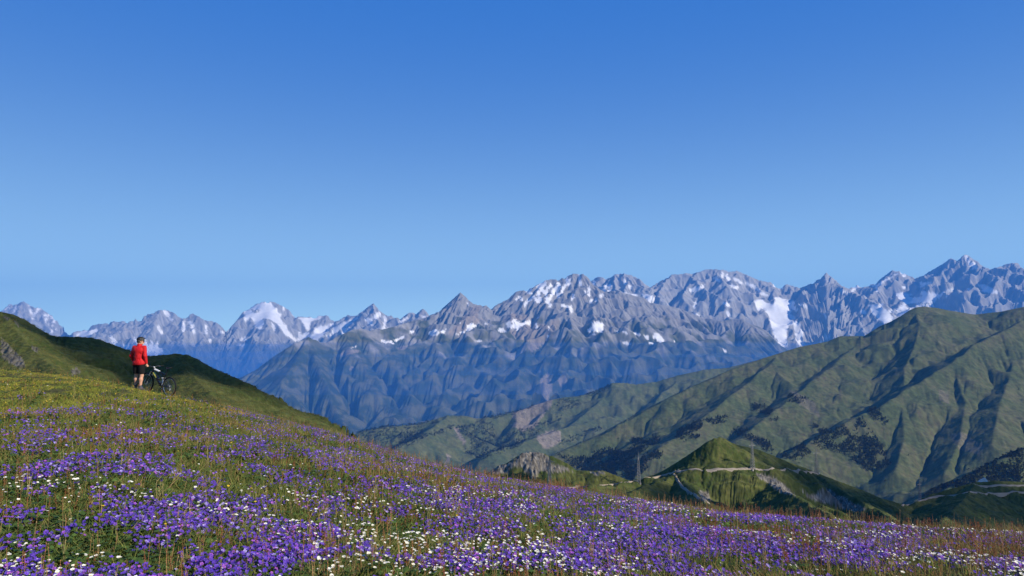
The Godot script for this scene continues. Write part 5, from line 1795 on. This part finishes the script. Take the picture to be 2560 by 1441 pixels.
# --- the mountain bike
func make_bicycle() -> Node3D:
	# own axes: x to the front, y up, z to its right; rear axle at x = 0
	var black := solid(Color(0.012, 0.012, 0.013), 0.35, 0.5)
	var rubber := solid(Color(0.014, 0.014, 0.014), 0.85, 0.3)
	var white := solid(Color(0.75, 0.75, 0.73), 0.3, 0.5)
	var lime := solid(Color(0.45, 0.42, 0.10), 0.35, 0.5)
	var alloy := solid(Color(0.55, 0.56, 0.58), 0.3, 0.5)
	alloy.metallic = 0.8
	var dark_alloy := solid(Color(0.06, 0.06, 0.065), 0.35, 0.5)
	dark_alloy.metallic = 0.6
	var head := Vector3(-0.90, 0, -0.436)
	var d0 := 25.75
	var s := slope_of(420, 988)
	var rear := Vector3(s.x * d0, 0, -d0)
	var frontp := rear + head * 1.15
	rear.y = meadow_y(rear.x, rear.z)
	frontp.y = meadow_y(frontp.x, frontp.z)
	var o := thing("mountain_bicycle", "black and white full-suspension mountain bike held upright beside the cyclist", "bicycle", rear + Vector3.DOWN * 0.012)
	var fwd := (frontp - rear).normalized()
	var right := Vector3(-head.z, 0, head.x)
	var up := right.cross(fwd).normalized()
	o.basis = Basis(fwd, up, right)
	var R := 0.345
	for w in [["rear_wheel", 0.0], ["front_wheel", 1.15]]:
		var wh := Node3D.new()
		wh.name = w[0]
		o.add_child(wh, true)
		wh.position = Vector3(w[1], R, 0)
		if w[0] == "front_wheel": wh.rotation.y = 0.0
		var st := fresh()
		ring(st, Vector3.ZERO, Vector3.BACK, R - 0.027, 0.027, 0.027, 64, 12)
		part("tyre", st.commit(), rubber, wh)
		st = fresh()
		ring(st, Vector3.ZERO, Vector3.BACK, R - 0.058, 0.009, 0.013, 64, 8)
		part("rim", st.commit(), alloy, wh)
		st = fresh()
		for k in 28:
			var t := TAU * k / 28.0
			var side := 0.028 if k % 2 else -0.028
			var t2 := t + (0.35 if k % 4 < 2 else -0.35)
			tube(st, [Vector3(cos(t2) * 0.022, sin(t2) * 0.022, side), Vector3(cos(t) * (R - 0.06), sin(t) * (R - 0.06), 0)], [0.0011, 0.0011], 4, false)
		part("spokes", st.commit(), alloy, wh)
		st = fresh()
		tube(st, [Vector3(0, 0, -0.055), Vector3(0, 0, -0.03), Vector3(0, 0, 0.03), Vector3(0, 0, 0.055)], [0.016, 0.02, 0.02, 0.016], 12)
		part("hub", st.commit(), dark_alloy, wh)
		st = fresh()
		ring(st, Vector3(0, 0, -0.042), Vector3.BACK, 0.074, 0.012, 0.0012, 32, 6)
		part("brake_disc", st.commit(), alloy, wh)
	var axr := Vector3(0, R, 0)
	var axf := Vector3(1.15, R, 0)
	var bb := Vector3(0.43, 0.335, 0)
	var ht0 := Vector3(0.915, 0.765, 0)
	var ht1 := Vector3(0.872, 0.865, 0)
	var st_top := Vector3(0.235, 0.775, 0)
	# frame: main triangle
	var fr := fresh()
	tube(fr, [bb, bb.lerp(ht0, 0.55) + Vector3(0.01, 0.015, 0), ht0], [0.042, 0.038, 0.038], 12)
	tube(fr, [st_top + Vector3(0.02, -0.06, 0), Vector3(0.45, 0.77, 0), ht1 + Vector3(-0.02, -0.02, 0)], [0.02, 0.024, 0.028], 12)
	tube(fr, [bb, st_top], [0.024, 0.02], 12)
	tube(fr, [ht0 + (ht0 - ht1) * 0.1, ht1], [0.03, 0.028], 12)
	tube(fr, [Vector3(0.39, 0.55, 0), Vector3(0.32, 0.60, 0), Vector3(0.42, 0.74, 0)], [0.018, 0.02, 0.014], 8)
	var frame := part("frame", fr.commit(), black, o)
	bar("frame_stripe", [Vector3(0.58, 0.805, 0), Vector3(0.83, 0.842, 0)], [0.034, 0.038], white, frame)
	bar("swingarm_yoke", [Vector3(0.36, 0.36, 0), Vector3(0.335, 0.48, 0), Vector3(0.35, 0.62, 0)], [0.03, 0.042, 0.03], white, o)
	bar("frame_stripe", [bb.lerp(ht0, 0.5) + Vector3(0.004, 0.018, 0), bb.lerp(ht0, 0.9)], [0.042, 0.042], lime, frame)
	# swingarm
	for z in [-1, 1]:
		bar("chainstay", [bb + Vector3(-0.03, 0.02, z * 0.03), Vector3(0.2, 0.335, z * 0.055), axr + Vector3(0, 0, z * 0.066)], [0.017, 0.014, 0.013], black, o)
		bar("seatstay", [axr + Vector3(0, 0, z * 0.066), Vector3(0.16, 0.47, z * 0.055), Vector3(0.31, 0.60, z * 0.035)], [0.013, 0.013, 0.016], black, o)
		bar("rocker_link", [Vector3(0.31, 0.60, z * 0.035), Vector3(0.40, 0.60, z * 0.03)], [0.02, 0.014], white, o)
	var sh := bar("rear_shock", [Vector3(0.40, 0.60, 0), Vector3(0.46, 0.655, 0), Vector3(0.47, 0.66, 0), Vector3(0.55, 0.735, 0)], [0.012, 0.012, 0.022, 0.022], dark_alloy, o)
	# seat
	var sp := bar("seat_post", [st_top + Vector3(0.01, -0.05, 0), Vector3(0.165, 0.965, 0)], [0.0155, 0.0155], black, o)
	bar("seat_clamp", [st_top + Vector3(0.004, -0.012, 0), st_top + Vector3(-0.003, 0.012, 0)], [0.024, 0.024], dark_alloy, sp)
	var sd := fresh()
	var rows := 9
	var sides := 12
	for i in rows:
		var f := float(i) / (rows - 1)
		var x := lerpf(0.03, 0.30, f)
		var half := lerpf(0.072, 0.02, smoothstep(0.0, 0.62, f)) * (0.75 if i == 0 else 1.0) * (0.6 if i == rows - 1 else 1.0)
		var y := 0.99 + 0.014 * (1.0 - f) * (1.0 - f) - 0.012 * smoothstep(0.8, 1.0, f)
		for k in sides:
			var t := TAU * k / sides
			sd.add_vertex(Vector3(x, y + sin(t) * 0.017 * (1.0 if sin(t) > 0 else 1.5), cos(t) * half))
	for i in rows - 1:
		for k in sides:
			var a := i * sides + k
			var b := i * sides + (k + 1) % sides
			for v in [a, a + sides, b, b, a + sides, b + sides]:
				sd.add_index(v)
	for k in range(1, sides - 1):
		for v in [0, k, k + 1]: sd.add_index(v)
		for v in [(rows - 1) * sides, (rows - 1) * sides + k + 1, (rows - 1) * sides + k]: sd.add_index(v)
	sd.generate_normals()
	var saddle := part("saddle", sd.commit(), rubber, o)
	for z in [-1, 1]:
		bar("saddle_rail", [Vector3(0.07, 0.985, z * 0.02), Vector3(0.13, 0.965, z * 0.022), Vector3(0.2, 0.965, z * 0.022), Vector3(0.26, 0.985, z * 0.015)], [0.0035, 0.0035, 0.0035, 0.0035], alloy, saddle, 6)
	# fork
	var fk := Node3D.new()
	fk.name = "fork"
	o.add_child(fk, true)
	var ax := (ht1 - ht0).normalized()
	var fwd_off := Vector3(ax.y, -ax.x, 0) * 0.04
	for z in [-1, 1]:
		var foot := axf + Vector3(0, 0, z * 0.062)
		var crown_pt := ht0 - ax * 0.04 + fwd_off * 0.4 + Vector3(0, 0, z * 0.062)
		bar("stanchion", [foot.lerp(crown_pt, 0.5), crown_pt], [0.016, 0.016], alloy, fk)
		bar("slider", [foot, foot.lerp(crown_pt, 0.68)], [0.02, 0.023], black, fk)
	bar("fork_crown", [ht0 - ax * 0.03 + fwd_off * 0.4 + Vector3(0, 0, -0.075), ht0 - ax * 0.02, ht0 - ax * 0.03 + fwd_off * 0.4 + Vector3(0, 0, 0.075)], [0.022, 0.027, 0.022], black, fk)
	bar("fork_brace", [axf.lerp(ht0, 0.82) + Vector3(0.05, 0.0, -0.06), axf.lerp(ht0, 0.86) + Vector3(0.075, 0.02, 0), axf.lerp(ht0, 0.82) + Vector3(0.05, 0.0, 0.06)], [0.012, 0.012, 0.012], black, fk)
	# cockpit
	var top := ht1 + ax * 0.05
	bar("headset", [ht1, ht1 + ax * 0.045], [0.024, 0.02], dark_alloy, o)
	var clamp_ := top + Vector3(0.045, 0.015, 0)
	bar("stem", [top + Vector3(-0.01, -0.005, 0), clamp_], [0.02, 0.018], white, o)
	var hb := bar("handlebar", [clamp_ + Vector3(-0.05, 0.035, -0.355), clamp_ + Vector3(-0.01, 0.03, -0.16), clamp_ + Vector3(0, 0, -0.05), clamp_ + Vector3(0, 0, 0.05), clamp_ + Vector3(-0.01, 0.03, 0.16), clamp_ + Vector3(-0.05, 0.035, 0.355)], [0.0115, 0.013, 0.0155, 0.0155, 0.013, 0.0115], dark_alloy, o)
	for z in [-1, 1]:
		bar("grip", [clamp_ + Vector3(-0.034, 0.034, z * 0.235), clamp_ + Vector3(-0.05, 0.035, z * 0.36)], [0.016, 0.016], rubber, o)
		bar("brake_lever", [clamp_ + Vector3(-0.015, 0.028, z * 0.2), clamp_ + Vector3(0.035, 0.01, z * 0.21), clamp_ + Vector3(0.02, 0.0, z * 0.29)], [0.012, 0.007, 0.006], alloy, o, 8)
	# drive
	var ch := fresh()
	ring(ch, bb + Vector3(0, 0, 0.045), Vector3.BACK, 0.062, 0.008, 0.002, 40, 6)
	part("chainring", ch.commit(), dark_alloy, o)
	for z in [-1, 1]:
		var t := -0.9 if z > 0 else -0.9 + PI
		var e := bb + Vector3(cos(t) * 0.172, sin(t) * 0.172, z * 0.085)
		var cr := bar("crank_arm", [bb + Vector3(0, 0, z * 0.07), e], [0.015, 0.011], dark_alloy, o)
		var pb := BoxMesh.new()
		pb.size = Vector3(0.095, 0.018, 0.09)
		part("pedal", pb, black, cr).position = e + Vector3(0, 0, z * 0.055)
	var cs := fresh()
	for k in 6:
		ring(cs, axr + Vector3(0, 0, 0.03 + 0.004 * k), Vector3.BACK, 0.058 - 0.007 * k, 0.004, 0.0012, 30, 6)
	part("cassette", cs.commit(), alloy, o)
	var cn := fresh()
	tube(cn, [bb + Vector3(0, 0.068, 0.045), axr + Vector3(0, 0.04, 0.045)], [0.004, 0.004], 5)
	tube(cn, [bb + Vector3(0, -0.068, 0.045), axr + Vector3(0.03, -0.12, 0.045), axr + Vector3(-0.01, -0.06, 0.045)], [0.004, 0.004, 0.004], 5)
	part("chain", cn.commit(), dark_alloy, o)
	bar("derailleur", [axr + Vector3(0.005, -0.03, 0.06), axr + Vector3(0.01, -0.07, 0.05), axr + Vector3(0.03, -0.13, 0.045)], [0.014, 0.016, 0.008], white, o, 8)
	var bt := fresh()
	tube(bt, [bb.lerp(ht0, 0.33) + Vector3(-0.035, 0.055, 0), bb.lerp(ht0, 0.45) + Vector3(-0.035, 0.055, 0), bb.lerp(ht0, 0.62) + Vector3(-0.035, 0.055, 0), bb.lerp(ht0, 0.66) + Vector3(-0.035, 0.055, 0)], [0.034, 0.036, 0.034, 0.018], 12)
	part("bottle", bt.commit(), dark_alloy, o)
	o.set_meta("grip", o.transform * (clamp_ + Vector3(-0.042, 0.034, -0.30)))
	return o

# --- the cyclist
func capsule_field(bones: Array, p: Vector3, k: float) -> float:
	var d := 1e9
	for b in bones:
		var a: Vector3 = b[0]
		var ab: Vector3 = b[1] - a
		var t := clampf((p - a).dot(ab) / maxf(ab.length_squared(), 1e-9), 0.0, 1.0)
		var q := p - a - ab * t
		if b.size() > 4: q = q / b[4]
		var e: float = q.length() - lerpf(b[2], b[3], t)
		var h := clampf(0.5 + 0.5 * (d - e) / k, 0.0, 1.0)
		d = lerpf(d, e, h) - k * h * (1.0 - h) if d < 1e8 else e
	return d

func net_mesh(bones: Array, k: float, cell: float, clip = null) -> ArrayMesh:
	# surface nets over the joined capsules
	var lo := Vector3.ONE * 1e9
	var hi := -lo
	for b in bones:
		var g: float = maxf(b[2], b[3]) * 1.25 + cell * 2.0 + k * 0.3
		if b.size() > 4: g *= maxf(b[4].x, maxf(b[4].y, b[4].z))
		for q in 2:
			lo = lo.min(b[q] - Vector3.ONE * g)
			hi = hi.max(b[q] + Vector3.ONE * g)
	var n := Vector3i(((hi - lo) / cell).ceil()) + Vector3i.ONE * 2
	var f := PackedFloat32Array()
	f.resize(n.x * n.y * n.z)
	var sy := n.x
	var sz := n.x * n.y
	# blocks of 4 x 4 x 4 that lie clear of the surface are filled at one go
	var clear := cell * 4.6 + k
	for bz in range(0, n.z, 4):
		for by in range(0, n.y, 4):
			for bx in range(0, n.x, 4):
				var mid := capsule_field(bones, lo + Vector3(bx + 1.5, by + 1.5, bz + 1.5) * cell, k)
				var skip := mid > clear or (mid < -clear and clip == null)
				for z in range(bz, mini(bz + 4, n.z)):
					for y in range(by, mini(by + 4, n.y)):
						for x in range(bx, mini(bx + 4, n.x)):
							var d := mid
							if not skip:
								var p := lo + Vector3(x, y, z) * cell
								d = capsule_field(bones, p, k)
								if clip != null: d = maxf(d, clip.call(p, d))
							f[z * sz + y * sy + x] = d
	var vid := PackedInt32Array()
	vid.resize(f.size())
	vid.fill(-1)
	var st := fresh()
	var count := 0
	for z in n.z - 1:
		for y in n.y - 1:
			for x in n.x - 1:
				var i := z * sz + y * sy + x
				var sum := Vector3.ZERO
				var m := 0
				var c := [f[i], f[i + 1], f[i + sy], f[i + sy + 1], f[i + sz], f[i + sz + 1], f[i + sz + sy], f[i + sz + sy + 1]]
				var neg := 0
				for q in 8:
					if c[q] < 0.0: neg += 1
				if neg == 0 or neg == 8: continue
				for e in [[0, 1], [2, 3], [4, 5], [6, 7], [0, 2], [1, 3], [4, 6], [5, 7], [0, 4], [1, 5], [2, 6], [3, 7]]:
					var a: float = c[e[0]]
					var b: float = c[e[1]]
					if (a < 0.0) != (b < 0.0):
						var t := a / (a - b)
						var p0 := Vector3(e[0] & 1, (e[0] >> 1) & 1, e[0] >> 2)
						var p1 := Vector3(e[1] & 1, (e[1] >> 1) & 1, e[1] >> 2)
						sum += p0.lerp(p1, t)
						m += 1
				vid[i] = count
				count += 1
				st.add_vertex(lo + (Vector3(x, y, z) + sum / m) * cell)
	for z in range(1, n.z - 1):
		for y in range(1, n.y - 1):
			for x in range(1, n.x - 1):
				var i := z * sz + y * sy + x
				for ax in 3:
					var s: int = [1, sy, sz][ax]
					var u: int = [sy, sz, 1][ax]
					var v: int = [sz, 1, sy][ax]
					if (f[i] < 0.0) == (f[i + s] < 0.0): continue
					var q := [vid[i], vid[i - u], vid[i - u - v], vid[i - v]]
					if q.min() < 0: continue
					if f[i] < 0.0: q.reverse()
					for w in [q[0], q[1], q[2], q[0], q[2], q[3]]:
						st.add_index(w)
	st.generate_normals()
	return st.commit()

func make_person(bike: Node3D):
	# own axes: x to his right, y up, -z the way his chest faces
	var facing := Basis(Vector3.UP, deg_to_rad(-10.0))
	var root: Vector3 = bike.get_meta("grip") - facing * Vector3(0.25, 0, -0.10)
	root.y = meadow_y(root.x, root.z)
	var o := thing("person", "cyclist in red jacket, black shorts and black helmet standing with one hand on the bike", "person", root)
	o.rotation.y = deg_to_rad(-10.0)
	var inv := o.transform.affine_inverse()
	var grip: Vector3 = inv * bike.get_meta("grip")
	var ground := func(x: float, z: float) -> float:
		var w := o.transform * Vector3(x, 0, z)
		return meadow_y(w.x, w.z) - root.y
	var skin := solid(Color(0.50, 0.27, 0.18), 0.6, 0.4)
	skin.subsurf_scatter_enabled = true
	skin.subsurf_scatter_strength = 0.1
	var red := solid(Color(0.46, 0.010, 0.014), 0.65, 0.3)
	red.rim_enabled = true
	red.rim = 0.3
	var fold := fbm(501, 0.13, 3)
	var black_cloth := solid(Color(0.010, 0.010, 0.011), 0.85, 0.25)
	var shell := solid(Color(0.010, 0.010, 0.011), 0.45, 0.4)
	var white := solid(Color(0.78, 0.78, 0.76), 0.4, 0.4)
	var shoe_mat := solid(Color(0.05, 0.05, 0.055), 0.6, 0.3)
	var sole := solid(Color(0.02, 0.02, 0.02), 0.9, 0.2)
	var sock := solid(Color(0.08, 0.08, 0.085), 0.9, 0.2)
	var hair_mat := solid(Color(0.08, 0.065, 0.05), 0.7, 0.3)
	var lens := solid(Color(0.01, 0.01, 0.012), 0.1, 0.6)
	# joints
	var fr := Vector3(0.125, 0, 0.03)
	var fl := Vector3(-0.12, 0, -0.06)
	fr.y = ground.call(fr.x, fr.z) + 0.0
	fl.y = ground.call(fl.x, fl.z) + 0.0
	var hip_r := Vector3(0.095, 0.93, 0.0)
	var hip_l := Vector3(-0.095, 0.93, 0.0)
	var knee_r := Vector3(0.12, 0.505, -0.01)
	var knee_l := Vector3(-0.115, 0.50, -0.055)
	var ank_r := fr + Vector3(0, 0.09, 0.02)
	var ank_l := fl + Vector3(0, 0.09, 0.02)
	var sh_r := Vector3(0.195, 1.475, 0.0)
	var sh_l := Vector3(-0.195, 1.475, 0.0)
	var wrist_r := grip + Vector3(-0.012, 0.085, 0.03)
	var el_r := (sh_r + wrist_r) * 0.5 + Vector3(0.035, 0.0, 0.075)
	var el_l := Vector3(-0.285, 1.185, 0.03)
	var wrist_l := Vector3(-0.265, 0.96, -0.11)
	var neck := Vector3(0.0, 1.53, 0.0)
	var hc := Vector3(0.02, 1.685, -0.02)
	var look_ := deg_to_rad(-50.0)
	var hb := Basis(Vector3.UP, look_) * Basis(Vector3.RIGHT, -0.10)
	var body_bones := [
		[Vector3(-0.05, 0.97, 0), Vector3(0.05, 0.97, 0), 0.125, 0.125], [Vector3(0, 0.98, 0), Vector3(0, 1.18, 0.0), 0.13, 0.125], [Vector3(-0.06, 1.36, 0.0), Vector3(0.06, 1.36, 0.0), 0.13, 0.13], [Vector3(0, 1.15, 0), Vector3(0, 1.36, 0), 0.125, 0.14],
		[Vector3(-0.14, 1.465, 0.0), Vector3(0.14, 1.465, 0.0), 0.07, 0.07], [Vector3(0, 1.45, 0.01), neck + Vector3(0, 0.07, -0.01), 0.07, 0.058],
		[hip_r, knee_r, 0.092, 0.060], [hip_l, knee_l, 0.092, 0.060],
		[knee_r, knee_r.lerp(ank_r, 0.32) + Vector3(0, 0, 0.018), 0.058, 0.062], [knee_r.lerp(ank_r, 0.32) + Vector3(0, 0, 0.018), ank_r, 0.062, 0.038],
		[knee_l, knee_l.lerp(ank_l, 0.32) + Vector3(0, 0, 0.018), 0.058, 0.062], [knee_l.lerp(ank_l, 0.32) + Vector3(0, 0, 0.018), ank_l, 0.062, 0.038],
		[ank_r, fr + Vector3(0.02, 0.04, -0.14), 0.036, 0.028], [ank_l, fl + Vector3(-0.01, 0.04, -0.14), 0.036, 0.028],
		[sh_r, el_r, 0.055, 0.042], [el_r, wrist_r, 0.042, 0.029], [sh_l, el_l, 0.055, 0.042], [el_l, wrist_l, 0.042, 0.029],
		[neck + Vector3(0, 0.04, 0), hc, 0.058, 0.07],
	]
	var body := part("body", net_mesh(body_bones, 0.035, 0.014), skin, o)
	# head with face
	var hx := func(x: float, y: float, z: float) -> Vector3: return hc + hb * Vector3(x, y, z)
	var head_bones := [
		[hx.call(0, 0.035, 0.012), hx.call(0, 0.03, -0.02), 0.088, 0.084], [hx.call(0, -0.045, -0.035), hx.call(0, -0.075, -0.065), 0.058, 0.036],
		[hx.call(-0.03, -0.06, -0.02), hx.call(0.03, -0.06, -0.02), 0.045, 0.045], [hx.call(0, 0.005, -0.095), hx.call(0, -0.028, -0.118), 0.010, 0.016],
		[hx.call(-0.032, 0.018, -0.088), hx.call(0.032, 0.018, -0.088), 0.013, 0.013], [hx.call(-0.018, -0.058, -0.096), hx.call(0.018, -0.058, -0.096), 0.009, 0.009],
		[hx.call(0, -0.095, -0.078), hx.call(0, -0.098, -0.070), 0.018, 0.018], [hx.call(0.082, -0.005, 0.012), hx.call(0.086, -0.03, 0.006), 0.014, 0.01], [hx.call(-0.082, -0.005, 0.012), hx.call(-0.086, -0.03, 0.006), 0.014, 0.01],
		[neck + Vector3(0, 0.03, 0), hc, 0.056, 0.065],
	]
	part("head", net_mesh(head_bones, 0.022, 0.007), skin, body)
	part("mouth", net_mesh([[hx.call(-0.02, -0.058, -0.103), hx.call(0.02, -0.058, -0.103), 0.0045, 0.0045]], 0.01, 0.003), solid(Color(0.30, 0.09, 0.08), 0.5), body)
	part("hair", net_mesh([[hx.call(-0.045, 0.01, 0.05), hx.call(0.045, 0.01, 0.05), 0.06, 0.06], [hx.call(0, -0.03, 0.06), hx.call(0, -0.065, 0.055), 0.058, 0.036], [hx.call(0.06, 0.02, -0.01), hx.call(0.07, -0.01, 0.0), 0.028, 0.016], [hx.call(-0.06, 0.02, -0.01), hx.call(-0.07, -0.01, 0.0), 0.028, 0.016]], 0.02, 0.008), hair_mat, o)
	var gl := part("sunglasses", net_mesh([[hx.call(-0.048, 0.006, -0.096), hx.call(-0.022, 0.004, -0.104), 0.018, 0.018], [hx.call(0.048, 0.006, -0.096), hx.call(0.022, 0.004, -0.104), 0.018, 0.018], [hx.call(-0.02, 0.010, -0.106), hx.call(0.02, 0.010, -0.106), 0.006, 0.006]], 0.004, 0.004), lens, o)
	for sx in [-1, 1]:
		bar("temple", [hx.call(sx * 0.062, 0.010, -0.088), hx.call(sx * 0.088, 0.008, 0.005)], [0.003, 0.003], lens, gl, 5)
	# helmet: ribs over a shell, peak and strap
	var rim_plane := hb * Vector3(0, 1, 0.12)
	var rim_at: Vector3 = hx.call(0, 0.028, 0)
	var hs := [[hx.call(0, 0.052, 0.035), hx.call(0, 0.055, -0.035), 0.103, 0.098]]
	var helmet := part("helmet", net_mesh(hs, 0.02, 0.009, func(p, _own): return maxf((rim_at - p).dot(rim_plane), -(capsule_field([[hx.call(0, 0.045, 0.03), hx.call(0, 0.045, -0.03), 0.088, 0.084]], p, 0.01)))), shell, o)
	for k in 5:
		var off := (k - 2) * 0.036
		var pts := []
		var rad := []
		for i in 9:
			var t := lerpf(-1.25, 1.35, i / 8.0)
			var w := sqrt(maxf(0.105 * 0.105 - off * off, 0.0))
			pts.append(hx.call(off, 0.052 + cos(t) * (w - 0.004), sin(t) * (w + 0.030)))
			rad.append(0.011 if i > 0 and i < 8 else 0.006)
		bar("helmet_rib", pts, rad, shell, helmet, 8)
	var pk := fresh()
	for i in 2:
		for k in 9:
			var t := lerpf(-0.95, 0.95, k / 8.0)
			var rr := 0.108 if i == 0 else 0.165 - 0.02 * absf(t)
			for y in 2:
				pk.add_vertex(hx.call(sin(t) * rr * 0.85, 0.072 - (0.012 if i == 1 else 0.0) - y * 0.006, -0.02 - cos(t) * rr))
	for k in 8:
		for y in 2:
			var a := k * 2 + y
			for v in ([a, a + 2, a + 18, a + 2, a + 20, a + 18] if y == 0 else [a, a + 18, a + 2, a + 2, a + 18, a + 20]):
				pk.add_index(v)
		for v in [18 + k * 2, 18 + k * 2 + 2, 18 + k * 2 + 1, 18 + k * 2 + 2, 18 + k * 2 + 3, 18 + k * 2 + 1]:
			pk.add_index(v)
	pk.generate_normals()
	part("helmet_peak", pk.commit(), white, helmet)
	for sx in [-1, 1]:
		bar("chin_strap", [hx.call(sx * 0.088, 0.04, 0.0), hx.call(sx * 0.08, -0.05, -0.02), hx.call(sx * 0.03, -0.115, -0.045)], [0.004, 0.004, 0.004], black_cloth, helmet, 5)
	# jacket
	var jb := [
		[Vector3(-0.055, 0.93, 0.005), Vector3(0.055, 0.93, 0.005), 0.165, 0.165, Vector3(1, 1, 0.88)], [Vector3(0, 0.96, 0), Vector3(0, 1.20, 0.0), 0.165, 0.158, Vector3(1.05, 1, 0.92)], [Vector3(-0.065, 1.36, 0.005), Vector3(0.065, 1.36, 0.005), 0.155, 0.155], [Vector3(0, 1.16, 0.005), Vector3(0, 1.36, 0.005), 0.158, 0.162],
		[Vector3(-0.145, 1.46, 0.0), Vector3(0.145, 1.46, 0.0), 0.084, 0.084], [Vector3(0, 1.47, 0.012), Vector3(0, 1.575, 0.005), 0.09, 0.076],
		[sh_r, el_r, 0.072, 0.064], [el_r, wrist_r, 0.066, 0.047], [sh_l, el_l, 0.072, 0.064], [el_l, wrist_l, 0.066, 0.047],
	]
	var fold_clip := func(p: Vector3, own: float) -> float:
		var w := fold.get_noise_3d(p.x * 1.6, p.y * 0.75, p.z * 1.6) * 0.5
		var e := own + w * 0.045
		var collar := (p.y - 1.60)
		var hem := 0.868 - p.y
		var cuff_r := (p - wrist_r).dot((wrist_r - el_r).normalized()) + 0.01 if p.distance_to(wrist_r) < 0.13 else -1.0
		var cuff_l := (p - wrist_l).dot((wrist_l - el_l).normalized()) + 0.01 if p.distance_to(wrist_l) < 0.13 else -1.0
		return maxf(maxf(e, collar), maxf(hem, maxf(cuff_r, cuff_l)))
	part("jacket", net_mesh(jb, 0.03, 0.014, fold_clip), red, o)
	# shorts
	var hem_r := hip_r.lerp(knee_r, 0.80)
	var hem_l := hip_l.lerp(knee_l, 0.80)
	var sb := [[Vector3(-0.06, 0.945, 0.0), Vector3(0.06, 0.945, 0.0), 0.148, 0.148, Vector3(1, 1, 0.9)], [hip_r, hem_r, 0.118, 0.105], [hip_l, hem_l, 0.118, 0.105]]
	part("shorts", net_mesh(sb, 0.03, 0.014, func(p, _own): return maxf(hem_r.y - 0.02 - p.y, p.y - 1.02) + fold.get_noise_3d(p.x * 2.0, p.y, p.z * 2.0) * 0.004), black_cloth, o)
	# socks and shoes
	for q in [[ank_r, knee_r, fr, 0.02], [ank_l, knee_l, fl, -0.01]]:
		var an: Vector3 = q[0]
		part("sock", net_mesh([[an + Vector3(0, -0.02, 0), an.lerp(q[1], 0.22), 0.045, 0.050]], 0.01, 0.009), sock, o)
		var f: Vector3 = q[2]
		var sh := part("shoe", net_mesh([[f + Vector3(0, 0.055, 0.03), f + Vector3(q[3], 0.045, -0.13), 0.05, 0.042], [f + Vector3(0, 0.055, 0.045), f + Vector3(0, 0.09, 0.025), 0.046, 0.046]], 0.02, 0.009, func(p, _own): return f.y + 0.012 - p.y), shoe_mat, o)
		part("sole", net_mesh([[f + Vector3(0, 0.02, 0.035), f + Vector3(q[3], 0.02, -0.14), 0.047, 0.042, Vector3(1, 0.42, 1)]], 0.01, 0.008), sole, sh)
	# hands: palm, four fingers and a thumb; the right one closes on the grip
	var gdir: Vector3 = (inv.basis * (bike.basis * Vector3(-0.016, 0.001, -0.125))).normalized()
	hand(body, wrist_r, grip, gdir, skin, true)
	hand(body, wrist_l, wrist_l + (wrist_l - el_l).normalized() * 0.17 + Vector3(0.02, -0.02, -0.03), Vector3(0, 0.2, -1).normalized(), skin, false)

func hand(parent: Node, wrist: Vector3, goal: Vector3, across: Vector3, skin: Material, closed: bool):
	var bones := []
	if closed:
		# palm lies on top of the grip, fingers go over it and under
		var down := (goal - wrist).normalized()
		var out := across.cross(down).normalized()
		down = out.cross(across).normalized()
		var palm := goal - down * 0.030
		bones.append([wrist, palm - across * 0.016, 0.028, 0.02])
		bones.append([wrist, palm + across * 0.020, 0.028, 0.02])
		for k in 4:
			var a := palm + across * (0.032 - 0.021 * k)
			var long: float = [0.9, 1.0, 0.95, 0.78][k]
			var p1: Vector3 = a + out * 0.026 * long + down * 0.010
			var p2: Vector3 = p1 + (down * 0.034 + out * 0.002) * long
			var p3: Vector3 = p2 + (down * 0.006 - out * 0.026) * long
			bones.append([a, p1, 0.0105, 0.0098])
			bones.append([p1, p2, 0.0098, 0.0088])
			bones.append([p2, p3, 0.0088, 0.008])
		var t0 := palm + across * 0.038 - down * 0.010
		bones.append([wrist.lerp(palm, 0.5) + across * 0.02, t0, 0.018, 0.012])
		bones.append([t0, t0 + across * 0.012 + down * 0.034 - out * 0.016, 0.0115, 0.0095])
		bones.append([t0 + across * 0.012 + down * 0.034 - out * 0.016, t0 - across * 0.004 + down * 0.055 - out * 0.006, 0.0095, 0.0085])
	else:
		var dir := (goal - wrist).normalized()
		var out := across.cross(dir).normalized()
		var side := dir.cross(out).normalized()
		var palm := wrist + dir * 0.085
		bones.append([wrist, palm - side * 0.022, 0.027, 0.016])
		bones.append([wrist, palm + side * 0.022, 0.027, 0.016])
		for k in 4:
			var a := palm + side * (0.033 - 0.022 * k)
			var long: float = [0.9, 1.0, 0.95, 0.75][k]
			var p1: Vector3 = a + (dir * 0.040 + out * 0.010) * long
			var p2: Vector3 = p1 + (dir * 0.022 + out * 0.018) * long
			var p3: Vector3 = p2 + (dir * 0.010 + out * 0.018) * long
			bones.append([a, p1, 0.010, 0.0095])
			bones.append([p1, p2, 0.0095, 0.0085])
			bones.append([p2, p3, 0.0085, 0.0078])
		var t0 := wrist + dir * 0.035 + side * 0.030
		bones.append([wrist + side * 0.012, t0, 0.018, 0.0125])
		bones.append([t0, t0 + (dir * 0.6 + side * 0.8).normalized() * 0.034, 0.0115, 0.0095])
		bones.append([t0 + (dir * 0.6 + side * 0.8).normalized() * 0.034, t0 + (dir * 0.6 + side * 0.8).normalized() * 0.034 + (dir + side * 0.2).normalized() * 0.026, 0.0095, 0.0085])
	part("hand", net_mesh(bones, 0.006, 0.0045), skin, parent)
